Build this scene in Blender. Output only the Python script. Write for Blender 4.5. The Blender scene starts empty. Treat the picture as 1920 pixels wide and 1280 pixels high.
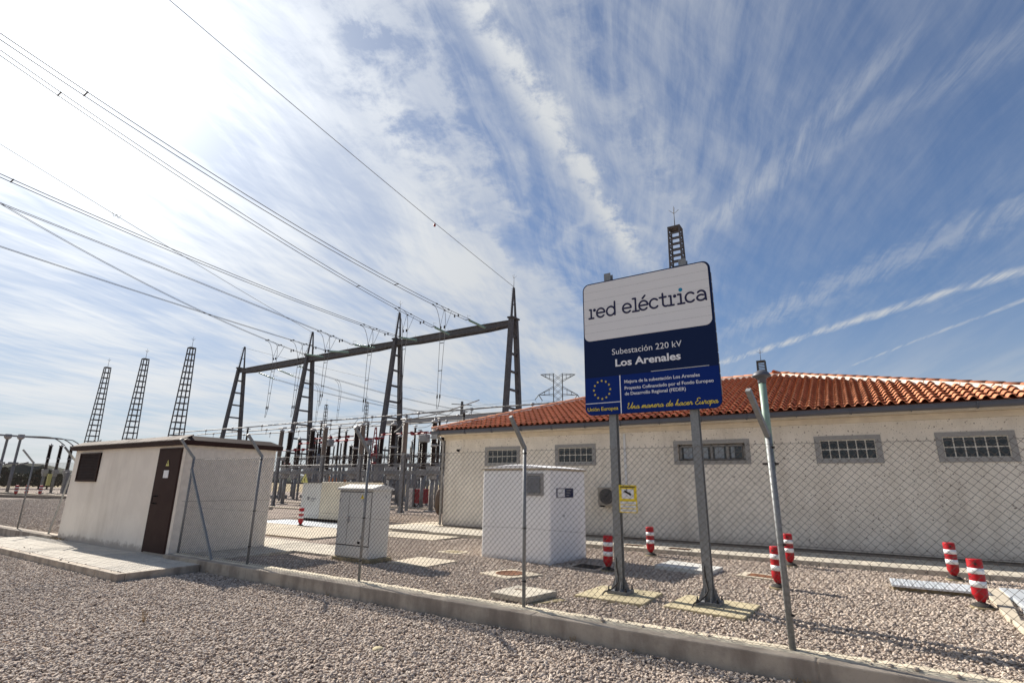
import bpy, bmesh, math, random
from mathutils import Vector, Matrix
PI = math.pi
R = math.radians
rnd = random.Random(7)
S = bpy.context.scene
C = S.collection

# ------------------------------------------------------------------ camera
cam_d = bpy.data.cameras.new('camera')
cam = bpy.data.objects.new('camera', cam_d)
C.objects.link(cam)
S.camera = cam
cam_d.sensor_width = 36.0
cam_d.lens = 36.0 * 977.86 / 1920
cam_d.clip_start = 0.05
cam_d.clip_end = 4000
YAW, TILT, ROLL = 0.571336515, 0.267409402, 0.0130595988
_f = Vector((-math.sin(YAW) * math.cos(TILT), math.cos(YAW) * math.cos(TILT), math.sin(TILT)))
_r = Vector((math.cos(YAW), math.sin(YAW), 0))
_u = _r.cross(_f)
_r2 = _r * math.cos(ROLL) + _u * math.sin(ROLL)
_u2 = -_r * math.sin(ROLL) + _u * math.cos(ROLL)
_m = Matrix((_r2, _u2, -_f)).transposed().to_4x4()
_m.translation = Vector((0, 0, 1.75))
cam.matrix_world = _m

# ------------------------------------------------------------------ sun, sky, exposure
SUN_DIR = Vector((-0.8, 0.15, 0.581)).normalized()      # towards the sun
sun_d = bpy.data.lights.new('sun', 'SUN')
sun_d.energy = 4.3
sun_d.angle = R(0.6)
sun_d.color = (1.0, 0.93, 0.83)
sun = bpy.data.objects.new('sun', sun_d)
C.objects.link(sun)
sun.rotation_euler = SUN_DIR.to_track_quat('Z', 'Y').to_euler()
SKY_STRENGTH = 0.068
CLOUD = 10.0
vs = S.view_settings
vs.view_transform = 'Standard'
vs.look = 'None'
vs.exposure = 1.05
vs.gamma = 1.0
vs.use_curve_mapping = False


class NG:
    """small helper for node graphs"""
    def __init__(s, tree):
        s.t = tree
    def n(s, typ, **kw):
        nd = s.t.nodes.new(typ)
        for k, v in kw.items():
            setattr(nd, k, v)
        return nd
    def link(s, a, b):
        s.t.links.new(a, b)
    def put(s, sock, v):
        if hasattr(v, 'is_output') or hasattr(v, 'links'):
            s.link(v, sock)
        else:
            sock.default_value = v
    def math(s, op, a, b=0.0, c=None, clamp=False):
        nd = s.n('ShaderNodeMath', operation=op)
        nd.use_clamp = clamp
        s.put(nd.inputs[0], a)
        s.put(nd.inputs[1], b)
        if c is not None:
            s.put(nd.inputs[2], c)
        return nd.outputs[0]
    def rng(s, v, a, b, c=0.0, d=1.0, smooth=True):
        nd = s.n('ShaderNodeMapRange')
        nd.interpolation_type = 'SMOOTHSTEP' if smooth else 'LINEAR'
        s.put(nd.inputs['Value'], v)
        for i, x in zip(('From Min', 'From Max', 'To Min', 'To Max'), (a, b, c, d)):
            nd.inputs[i].default_value = x
        return nd.outputs[0]
    def comb(s, x, y, z=0.0):
        nd = s.n('ShaderNodeCombineXYZ')
        s.put(nd.inputs[0], x); s.put(nd.inputs[1], y); s.put(nd.inputs[2], z)
        return nd.outputs[0]
    def noise(s, vec, scale, detail=4.0, rough=0.55, dist=0.0):
        nd = s.n('ShaderNodeTexNoise')
        s.put(nd.inputs['Vector'], vec)
        nd.inputs['Scale'].default_value = scale
        nd.inputs['Detail'].default_value = detail
        nd.inputs['Roughness'].default_value = rough
        nd.inputs['Distortion'].default_value = dist
        return nd.outputs['Fac']
    def mix(s, f, a, b, blend='MIX'):
        nd = s.n('ShaderNodeMix', data_type='RGBA', blend_type=blend)
        s.put(nd.inputs[0], f)
        s.put(nd.inputs[6], a if not isinstance(a, tuple) else (*a[:3], 1))
        s.put(nd.inputs[7], b if not isinstance(b, tuple) else (*b[:3], 1))
        return nd.outputs[2]


def build_world():
    w = bpy.data.worlds.new('World')
    S.world = w
    w.use_nodes = True
    w.cycles.sampling_method = 'MANUAL'
    w.cycles.sample_map_resolution = 512
    t = w.node_tree
    t.nodes.clear()
    g = NG(t)
    sky = g.n('ShaderNodeTexSky', sky_type='NISHITA')
    sky.sun_disc = False
    sky.sun_elevation = math.asin(SUN_DIR.z)
    sky.sun_rotation = math.atan2(SUN_DIR.x, SUN_DIR.y)
    sky.altitude = 600
    sky.air_density = 1.0
    sky.dust_density = 0.1
    sky.ozone_density = 6.0
    tc = g.n('ShaderNodeTexCoord')
    d = g.n('ShaderNodeVectorMath', operation='NORMALIZE')
    g.link(tc.outputs['Generated'], d.inputs[0])
    sp = g.n('ShaderNodeSeparateXYZ')
    g.link(d.outputs[0], sp.inputs[0])
    dx, dy, dz = sp.outputs
    k = g.math('ADD', g.math('MAXIMUM', dz, 0.0), 0.08)
    px = g.math('DIVIDE', dx, k)
    py = g.math('DIVIDE', dy, k)
    ca, sa = math.cos(R(107.64)), math.sin(R(107.64))
    u = g.math('ADD', g.math('MULTIPLY', px, ca), g.math('MULTIPLY', py, sa))
    v = g.math('ADD', g.math('MULTIPLY', px, -sa), g.math('MULTIPLY', py, ca))
    # the cirrus sheet is drawn out along u; wind bends the streaks a little
    wob = g.noise(g.comb(u, v, 3.1), 0.9, 2, 0.5)
    wob = g.math('SUBTRACT', wob, 0.5)
    v2 = g.math('ADD', v, g.math('MULTIPLY', wob, 0.28))
    streak = g.noise(g.comb(g.math('MULTIPLY', u, 0.42), g.math('MULTIPLY', v2, 2.2)), 2.0, 6, 0.60, 0.12)
    fibre = g.noise(g.comb(g.math('MULTIPLY', u, 1.1), g.math('MULTIPLY', v2, 7.0), 5.0), 3.0, 5, 0.66, 0.25)
    cross = g.noise(g.comb(g.math('ADD', g.math('MULTIPLY', u, 3.2), g.math('MULTIPLY', v, 4.5)), g.math('MULTIPLY', v, 2.0), 2.0), 2.6, 5, 0.62, 0.3)
    puff = g.noise(g.comb(u, v, 9.0), 8.0, 6, 0.66, 0.2)
    patch = g.noise(g.comb(g.math('MULTIPLY', u, 0.8), v, 1.7), 1.5, 3, 0.5, 0.2)
    # angular distance to the sun
    dt = g.n('ShaderNodeVectorMath', operation='DOT_PRODUCT')
    g.link(d.outputs[0], dt.inputs[0])
    dt.inputs[1].default_value = SUN_DIR
    ang = g.math('ARCCOSINE', g.math('MINIMUM', dt.outputs['Value'], 0.99999))
    # the dense veil on the sun's side has an edge that runs along the streaks
    side = g.math('SUBTRACT', v, g.math('ADD', 0.66, g.math('MULTIPLY', u, -0.09)))
    side = g.math('ADD', side, g.math('MULTIPLY', g.math('SUBTRACT', puff, 0.5), 0.20))
    side = g.math('ADD', side, g.math('MULTIPLY', g.math('SUBTRACT', patch, 0.5), 0.55))
    tex = g.math('ADD', g.math('MULTIPLY', streak, 0.40), g.math('MULTIPLY', fibre, 0.35))
    tex = g.math('ADD', tex, g.math('MULTIPLY', cross, 0.25))
    t2 = g.math('ADD', g.math('MULTIPLY', tex, 0.55), g.math('MULTIPLY', patch, 0.45))
    veil_d = g.math('MULTIPLY', g.rng(side, -0.26, 0.16), g.rng(t2, 0.37, 0.60, 0.48, 0.98))
    thin = g.math('MULTIPLY', g.rng(tex, 0.32, 0.72, 0.02, 0.58), g.rng(patch, 0.30, 0.65, 0.35, 1.0))
    # the middle of the sky holds more thin cloud than the right
    mid_w = g.rng(v, -0.9, 0.6, 0.48, 1.55, False)
    thin = g.math('ADD', g.math('MULTIPLY', thin, mid_w), 0.04)
    dens = g.math('MAXIMUM', veil_d, thin)

    def seg(a, b, wd, strength, ragged=0.6, tx=None):
        ax, ay = a
        ex, ey = b[0] - ax, b[1] - ay
        L = math.hypot(ex, ey)
        ex /= L; ey /= L
        rx = g.math('SUBTRACT', u, ax)
        ry = g.math('SUBTRACT', v, ay)
        al = g.math('ADD', g.math('MULTIPLY', rx, ex), g.math('MULTIPLY', ry, ey))
        ac = g.math('ADD', g.math('MULTIPLY', rx, -ey), g.math('MULTIPLY', ry, ex))
        ac = g.math('ADD', ac, g.math('MULTIPLY', g.math('SUBTRACT', puff, 0.5), wd * 2.6 * ragged))
        ac = g.math('ADD', ac, g.math('MULTIPLY', g.math('SUBTRACT', streak, 0.5), wd * 1.6 * ragged))
        core = g.rng(g.math('ABSOLUTE', ac), 0.0, wd * 0.85, 1.0, 0.0)
        ends = g.math('MULTIPLY', g.rng(al, -0.15 * L, 0.10 * L), g.rng(al, L * 1.08, L * 0.85))
        s1 = g.math('MULTIPLY', g.math('MULTIPLY', core, ends), strength * 0.85)
        return g.math('MULTIPLY', s1, g.rng(tx if tx is not None else puff, 0.34, 0.62, 0.18, 1.0))
    segs = [((0.60, 0.33), (1.98, 0.02), 0.075, 1.25, 0.8), ((0.60, 0.36), (1.9, 0.06), 0.17, 0.30, 0.8), ((0.70, 0.20), (1.70, -0.11), 0.13, 0.38, 1.0),
            ((1.80, -0.20), (1.0, -0.56), 0.075, 0.34, 0.5, fibre), ((3.4, -0.36), (1.9, -1.60), 0.080, 1.0, 0.30, fibre), ((0.45, 0.60), (1.35, 0.60), 0.20, 0.6, 0.9), ((0.8, 0.75), (1.7, 0.68), 0.16, 0.6, 0.9), ((0.62, 0.47), (1.6, 0.44), 0.17, 0.62, 0.9),
            ((2.75, -0.45), (1.45, -1.30), 0.17, 0.36, 0.7, fibre), ((0.8, 0.63), (1.90, 0.53), 0.10, 0.65, 1.0),
            ((0.5, 0.40), (1.30, 0.33), 0.06, 0.30, 0.6, fibre), ((0.6, 0.50), (1.2, 0.62), 0.08, 0.36, 0.8),
            ((1.70, -0.20), (0.9, -0.90), 0.09, 0.26, 0.5, fibre), ((3.6, -1.10), (2.2, -1.62), 0.036, 0.6, 0.15, fibre),
            ((1.9, 0.45), (3.2, 0.15), 0.20, 0.40, 0.7), ((1.45, 0.08), (1.80, 0.34), 0.05, 0.35, 0.7), ((1.15, 0.30), (1.55, 0.36), 0.035, 0.4, 0.5)]
    for sg in segs:
        sd = seg(*sg)
        dens = g.math('SUBTRACT', g.math('ADD', dens, sd), g.math('MULTIPLY', dens, sd))
    low = g.math('MULTIPLY', g.rng(dz, 0.0, 0.32, 0.80, 0.08), g.rng(streak, 0.35, 0.65, 0.75, 1.1))
    dens = g.math('MAXIMUM', dens, low)
    dens = g.math('MULTIPLY', dens, g.rng(dz, -0.02, 0.0))
    # thin cloud scatters forward: brightest round the sun
    glow = g.math('ADD', g.math('MULTIPLY', g.math('EXPONENT', g.math('MULTIPLY', ang, -3.4)), 0.66), 0.45)
    glow = g.math('ADD', glow, g.math('MULTIPLY', g.math('EXPONENT', g.math('MULTIPLY', ang, -6.5)), 0.9))
    cc = g.n('ShaderNodeVectorMath', operation='SCALE')
    cc.inputs[0].default_value = (0.93 * CLOUD, 0.965 * CLOUD, 1.0 * CLOUD)
    g.link(glow, cc.inputs[3])
    # glare round the sun, put in as cloud density that fades with angle
    aur = g.math('EXPONENT', g.math('MULTIPLY', ang, -2.5))
    dens = g.math('MAXIMUM', dens, g.math('MULTIPLY', aur, 1.0, clamp=True))
    bw = g.n('ShaderNodeRGBToBW')
    g.link(sky.outputs[0], bw.inputs[0])
    # sky colour compressed by its own luminance, which dims the bright parts most
    soft = g.n('ShaderNodeVectorMath', operation='SCALE')
    g.link(sky.outputs[0], soft.inputs[0])
    g.link(g.math('DIVIDE', 1.0, g.math('ADD', 1.0, g.math('MULTIPLY', bw.outputs[0], 0.15))), soft.inputs[3])
    col = g.mix(dens, soft.outputs[0], cc.outputs[0])
    bg = g.n('ShaderNodeBackground')
    bg.inputs['Strength'].default_value = SKY_STRENGTH
    g.link(col, bg.inputs['Color'])
    out = g.n('ShaderNodeOutputWorld')
    g.link(bg.outputs[0], out.inputs['Surface'])


build_world()

# ------------------------------------------------------------------ materials
MATS = {}


def mat(name, col, rough=0.7, metal=0.0, col2=None, nscale=6.0, detail=5, bump=0.0, bscale=60.0, bdist=0.01, spec=0.4, lo=0.35, hi=0.65, ramp2=None, extra=None, coat=0.0):
    if name in MATS:
        return MATS[name]
    m = bpy.data.materials.new(name)
    m.use_nodes = True
    t = m.node_tree
    g = NG(t)
    b = t.nodes['Principled BSDF']
    b.inputs['Roughness'].default_value = rough
    b.inputs['Metallic'].default_value = metal
    b.inputs['Specular IOR Level'].default_value = spec
    b.inputs['Coat Weight'].default_value = coat
    tc = g.n('ShaderNodeTexCoord')
    geo = g.n('ShaderNodeNewGeometry')
    P = geo.outputs['Position']
    c = None
    if col2 is not None:
        f = g.rng(g.noise(P, nscale, detail, 0.6), lo, hi)
        c = g.mix(f, col, col2)
    if extra is not None:
        c = extra(g, P, c if c is not None else (*col, 1), b)
    if c is not None:
        g.put(b.inputs['Base Color'], c if not isinstance(c, tuple) else (*c[:3], 1))
    else:
        b.inputs['Base Color'].default_value = (*col, 1)
    if bump > 0:
        bn = g.n('ShaderNodeBump')
        bn.inputs['Strength'].default_value = bump
        bn.inputs['Distance'].default_value = bdist
        g.link(g.noise(P, bscale, 6, 0.6), bn.inputs['Height'])
        g.link(bn.outputs[0], b.inputs['Normal'])
    MATS[name] = m
    return m


def streaks(sx, sy, sz, dark, amt, lo=0.45, hi=0.75, scale=1.0):
    def f(g, P, c, b):
        mp = g.n('ShaderNodeMapping')
        g.link(P, mp.inputs[0])
        mp.inputs['Scale'].default_value = (sx, sy, sz)
        k = g.math('MULTIPLY', g.rng(g.noise(mp.outputs[0], scale, 6, 0.65), lo, hi), amt)
        return g.mix(k, c, dark)
    return f


def pits(scale, thr, dark, amt, then=None):
    def f(g, P, c, b):
        vn = g.n('ShaderNodeTexVoronoi')
        g.link(P, vn.inputs['Vector'])
        vn.inputs['Scale'].default_value = scale
        k = g.rng(vn.outputs['Distance'], thr, thr * 0.55, 0.0, 1.0)
        big = g.rng(g.noise(P, 9.0, 3), 0.42, 0.6, 0.25, 1.0)
        k = g.math('MULTIPLY', g.math('MULTIPLY', k, big), amt)
        c = g.mix(k, c, dark)
        return then(g, P, c, b) if then else c
    return f


def stone_var(g, P, c, b):
    oi = g.n('ShaderNodeObjectInfo')
    r = g.n('ShaderNodeValToRGB')
    r.color_ramp.interpolation = 'LINEAR'
    els = r.color_ramp.elements
    els[0].position = 0.0; els[0].color = (0.27, 0.225, 0.19, 1)
    els[1].position = 1.0; els[1].color = (0.72, 0.64, 0.545, 1)
    for p, cc in ((0.25, (0.41, 0.342, 0.284)), (0.5, (0.50, 0.42, 0.348)), (0.7, (0.55, 0.455, 0.375)), (0.88, (0.60, 0.515, 0.43))):
        e = els.new(p); e.color = (*cc, 1)
    g.link(oi.outputs['Random'], r.inputs[0])
    big = g.rng(g.noise(P, 0.45, 4, 0.6), 0.35, 0.68, 0.0, 0.38)
    c = g.mix(big, r.outputs[0], (0.33, 0.275, 0.235))
    return g.mix(g.rng(g.noise(P, 45.0, 3), 0.35, 0.7, 0.0, 0.35), c, (0.30, 0.25, 0.22))


def gravel_ground(g, P, c, b):
    out = None
    vn = g.n('ShaderNodeTexVoronoi')
    g.link(P, vn.inputs['Vector'])
    vn.inputs['Scale'].default_value = 24.0
    r = g.n('ShaderNodeValToRGB')
    els = r.color_ramp.elements
    els[0].color = (0.20, 0.155, 0.13, 1); els[1].color = (0.60, 0.50, 0.42, 1)
    e = els.new(0.5); e.color = (0.35, 0.275, 0.23, 1)
    sx = g.n('ShaderNodeSeparateColor')
    g.link(vn.outputs['Color'], sx.inputs[0])
    g.link(sx.outputs[0], r.inputs[0])
    gap = g.rng(vn.outputs['Distance'], 0.35, 0.75, 0.0, 0.75)
    c = g.mix(gap, r.outputs[0], (0.11, 0.09, 0.08))  # shade between the stones put into the colour as dark cell edges
    bn = g.n('ShaderNodeBump')
    bn.inputs['Strength'].default_value = 0.9
    bn.inputs['Distance'].default_value = 0.03
    bn.invert = True
    g.link(vn.outputs['Distance'], bn.inputs['Height'])
    g.link(bn.outputs[0], b.inputs['Normal'])
    return c


def splash(h, dark, amt, then):
    def f(g, P, c, b):
        c = then(g, P, c, b)
        sp = g.n('ShaderNodeSeparateXYZ')
        g.link(P, sp.inputs[0])
        z = g.math('ADD', sp.outputs[2], g.math('MULTIPLY', g.math('SUBTRACT', g.noise(P, 5.0, 6, 0.65), 0.5), h * 1.8))
        return g.mix(g.math('MULTIPLY', g.rng(z, h, h * 0.35), amt), c, dark)
    return f


M_stone = mat('gravel stone', (0.38, 0.3, 0.26), 0.85, extra=stone_var, spec=0.25)
M_gravel = mat('gravel bed', (0.35, 0.3, 0.26), 0.9, extra=gravel_ground, spec=0.2)
M_field = mat('dry field', (0.24, 0.19, 0.12), 0.95, col2=(0.33, 0.27, 0.17), nscale=0.05, spec=0.1)
M_kerb = mat('cast concrete', (0.46, 0.395, 0.32), 0.88, col2=(0.33, 0.28, 0.23), nscale=3.0, bump=0.5, bscale=45, bdist=0.008,
             extra=pits(55, 0.16, (0.12, 0.10, 0.09), 0.8, streaks(3.0, 3.0, 1.1, (0.20, 0.165, 0.135), 0.60, 0.45, 0.72)), spec=0.25)
M_conc = mat('pale concrete', (0.52, 0.475, 0.39), 0.88, col2=(0.39, 0.355, 0.30), nscale=4.0, bump=0.4, bscale=50, bdist=0.006,
             extra=streaks(3, 3, 3, (0.27, 0.24, 0.2), 0.4), spec=0.25)
M_mortar = mat('pale mortar', (0.66, 0.59, 0.46), 0.9, col2=(0.50, 0.44, 0.34), nscale=14, bump=0.8, bscale=70, bdist=0.01, spec=0.2)
M_walk = mat('path concrete', (0.52, 0.455, 0.355), 0.9, col2=(0.42, 0.37, 0.295), nscale=2.2, bump=0.4, bscale=60, bdist=0.005, spec=0.2)
M_pad = mat('ochre pad', (0.50, 0.43, 0.28), 0.88, col2=(0.39, 0.335, 0.22), nscale=7, bump=0.5, bscale=50, bdist=0.006,
            extra=streaks(2, 2, 2, (0.24, 0.21, 0.13), 0.5), spec=0.2)
M_stucco = mat('speckled render', (0.83, 0.77, 0.68), 0.92, col2=(0.75, 0.695, 0.61), nscale=2.0, bump=0.9, bscale=110, bdist=0.012,
               extra=splash(0.42, (0.42, 0.36, 0.30), 0.45, pits(10, 0.23, (0.15, 0.12, 0.10), 1.0, pits(23, 0.23, (0.20, 0.165, 0.14), 1.0, streaks(1.6, 1.6, 0.22, (0.44, 0.38, 0.31), 0.42)))), spec=0.15)
M_band = mat('smooth render band', (0.72, 0.645, 0.53), 0.9, col2=(0.63, 0.56, 0.46), nscale=4, bump=0.3, bscale=90, bdist=0.004, spec=0.15)
M_plinth = mat('dark plinth', (0.24, 0.205, 0.17), 0.9, col2=(0.17, 0.145, 0.12), nscale=5, bump=0.4, bscale=60, spec=0.15)
M_hut = mat('cream hut render', (0.81, 0.75, 0.665), 0.9, col2=(0.75, 0.69, 0.61), nscale=1.6, bump=0.35, bscale=80, bdist=0.005,
            extra=splash(0.22, (0.30, 0.25, 0.21), 0.65, streaks(1.6, 1.6, 0.22, (0.50, 0.44, 0.36), 0.45, 0.47, 0.8)), spec=0.2)
M_hutrough = mat('cream rough strip', (0.76, 0.695, 0.61), 0.92, col2=(0.68, 0.62, 0.54), nscale=8, bump=0.9, bscale=70, bdist=0.012, spec=0.15)
M_brown = mat('brown painted steel', (0.035, 0.017, 0.014), 0.62, col2=(0.042, 0.022, 0.018), nscale=3, bump=0.05, bscale=20, spec=0.12)
M_brown2 = mat('brown roof cap', (0.085, 0.058, 0.048), 0.85, col2=(0.06, 0.04, 0.033), nscale=5, bump=0.2, spec=0.3)
M_black = mat('black void', (0.012, 0.010, 0.010), 0.8, spec=0.2)
M_white = mat('white kiosk paint', (0.86, 0.855, 0.85), 0.6, col2=(0.82, 0.815, 0.81), nscale=1.5, bump=0.12, bscale=70, bdist=0.004, spec=0.3,
              extra=splash(0.14, (0.50, 0.46, 0.42), 0.5, streaks(2.2, 2.2, 0.3, (0.60, 0.60, 0.60), 0.25, 0.5, 0.8)))
M_cab = mat('light grey cabinet', (0.60, 0.595, 0.56), 0.55, col2=(0.55, 0.545, 0.515), nscale=2, extra=streaks(3, 3, 0.4, (0.42, 0.40, 0.37), 0.35, 0.5, 0.8), spec=0.35, bump=0.08, bscale=90)
M_cream = mat('cream container', (0.66, 0.60, 0.47), 0.6, col2=(0.6, 0.545, 0.43), nscale=2, spec=0.3)
M_galv = mat('galvanised steel', (0.27, 0.28, 0.285), 0.6, 0.4, col2=(0.22, 0.23, 0.235), nscale=28, detail=3, spec=0.4, bump=0.06, bscale=40)
M_galvd = mat('weathered lattice steel', (0.115, 0.112, 0.118), 0.65, 0.3, col2=(0.085, 0.082, 0.087), nscale=3, spec=0.3)
M_mast = mat('mast steel', (0.115, 0.115, 0.12), 0.65, 0.3, col2=(0.085, 0.085, 0.09), nscale=3, spec=0.3)
M_wire = mat('fence wire', (0.13, 0.12, 0.115), 0.6, 0.4, spec=0.3)
M_cable = mat('aluminium conductor', (0.12, 0.12, 0.125), 0.6, 0.4, spec=0.3)
M_tube = mat('aluminium busbar', (0.24, 0.24, 0.24), 0.6, 0.4, spec=0.3)
M_glassins = mat('green glass insulator', (0.22, 0.36, 0.31), 0.15, spec=0.6, coat=0.3)
M_ins = mat('dark brown porcelain', (0.018, 0.010, 0.009), 0.38, spec=0.25)
M_inst = mat('tan porcelain', (0.12, 0.092, 0.076), 0.45, spec=0.45)
M_zinc = mat('grey equipment paint', (0.33, 0.33, 0.335), 0.55, 0.2, col2=(0.27, 0.27, 0.275), nscale=5, spec=0.35)
M_greycol = mat('grey support column', (0.22, 0.225, 0.235), 0.6, 0.3, col2=(0.17, 0.175, 0.185), nscale=3, spec=0.35)
M_red = mat('red painted steel', (0.22, 0.015, 0.022), 0.5, spec=0.4)
M_bred = mat('red bollard plastic', (0.42, 0.006, 0.014), 0.5, col2=(0.33, 0.012, 0.018), nscale=12, extra=streaks(6, 6, 3, (0.40, 0.10, 0.09), 0.4, 0.5, 0.75), spec=0.25)
M_bwhite = mat('white reflective band', (0.80, 0.81, 0.82), 0.4, col2=(0.7, 0.71, 0.72), nscale=18, spec=0.5)
M_rubber = mat('black rubber foot', (0.03, 0.028, 0.027), 0.75, spec=0.3)
M_gutter = mat('grey gutter', (0.105, 0.108, 0.125), 0.5, 0.2, spec=0.4)
M_gutters = mat('grey fascia', (0.20, 0.205, 0.20), 0.7, spec=0.3)
M_frame = mat('grey stone surround', (0.33, 0.325, 0.315), 0.8, col2=(0.28, 0.275, 0.27), nscale=20, bump=0.2, spec=0.25)
M_grout = mat('window grout', (0.72, 0.69, 0.62), 0.85, spec=0.2)
M_glassb = mat('glass block', (0.018, 0.026, 0.034), 0.16, col2=(0.045, 0.058, 0.066), nscale=26, detail=2, spec=0.35, bump=0.6, bscale=30, bdist=0.01)
M_pane = mat('dark window pane', (0.03, 0.04, 0.05), 0.08, spec=0.5)
M_curt = mat('pale window blind', (0.30, 0.34, 0.38), 0.8)
M_rust = mat('rusty iron', (0.20, 0.085, 0.04), 0.85, col2=(0.11, 0.05, 0.03), nscale=25, bump=0.4, spec=0.2)
M_sheet = mat('white steel cover', (0.66, 0.70, 0.735), 0.38, 0.35, col2=(0.58, 0.62, 0.66), nscale=3, spec=0.5)
M_green = mat('pale green paint', (0.26, 0.36, 0.30), 0.5, 0.1, col2=(0.21, 0.30, 0.25), nscale=14, spec=0.4)
M_navy = mat('navy sign film', (0.006, 0.017, 0.065), 0.5, spec=0.12)
M_blue = mat('blue sign film', (0.002, 0.022, 0.165), 0.5, spec=0.12)
M_swhite = mat('white sign film', (0.74, 0.74, 0.75), 0.45, spec=0.3)
M_ink = mat('dark navy ink', (0.012, 0.013, 0.06), 0.45, spec=0.35)
M_cyan = mat('cyan ink', (0.0, 0.22, 0.40), 0.45)
M_tw = mat('white print', (0.80, 0.81, 0.84), 0.5)
M_ty = mat('yellow print', (0.72, 0.56, 0.07), 0.5)
M_yellow = mat('yellow sign face', (0.80, 0.60, 0.02), 0.5)
M_ysoft = mat('pale yellow sign face', (0.62, 0.58, 0.18), 0.5)
M_leaf = mat('dark pine foliage', (0.022, 0.032, 0.016), 0.8, col2=(0.04, 0.05, 0.024), nscale=0.6, spec=0.15)
M_bark = mat('bark', (0.09, 0.06, 0.045), 0.9)
M_house = mat('orange house wall', (0.42, 0.17, 0.08), 0.9)
M_weed = mat('dry weed', (0.30, 0.20, 0.09), 0.9)
M_pave = mat('paving tile', (0.56, 0.52, 0.455), 0.88, col2=(0.47, 0.435, 0.38), nscale=3, bump=0.3, bscale=70, bdist=0.004, spec=0.2)
M_moss = mat('damp mossy concrete', (0.18, 0.15, 0.09), 0.9, col2=(0.30, 0.25, 0.16), nscale=9, bump=0.5, spec=0.2)


def tile_col(g, P, c, b):
    oi = g.n('ShaderNodeObjectInfo')
    n1 = g.noise(P, 5.0, 3)
    f = g.math('ADD', g.math('MULTIPLY', oi.outputs['Random'], 0.5), g.math('MULTIPLY', n1, 0.6))
    c = g.mix(g.rng(f, 0.25, 0.85), (0.60, 0.25, 0.13), (0.40, 0.155, 0.085))
    return g.mix(g.rng(g.noise(P, 30, 4), 0.5, 0.8, 0, 0.35), c, (0.28, 0.10, 0.06))


M_tile = mat('terracotta tile', (0.5, 0.14, 0.06), 0.8, extra=tile_col, spec=0.2)

# ------------------------------------------------------------------ mesh helpers


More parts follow.
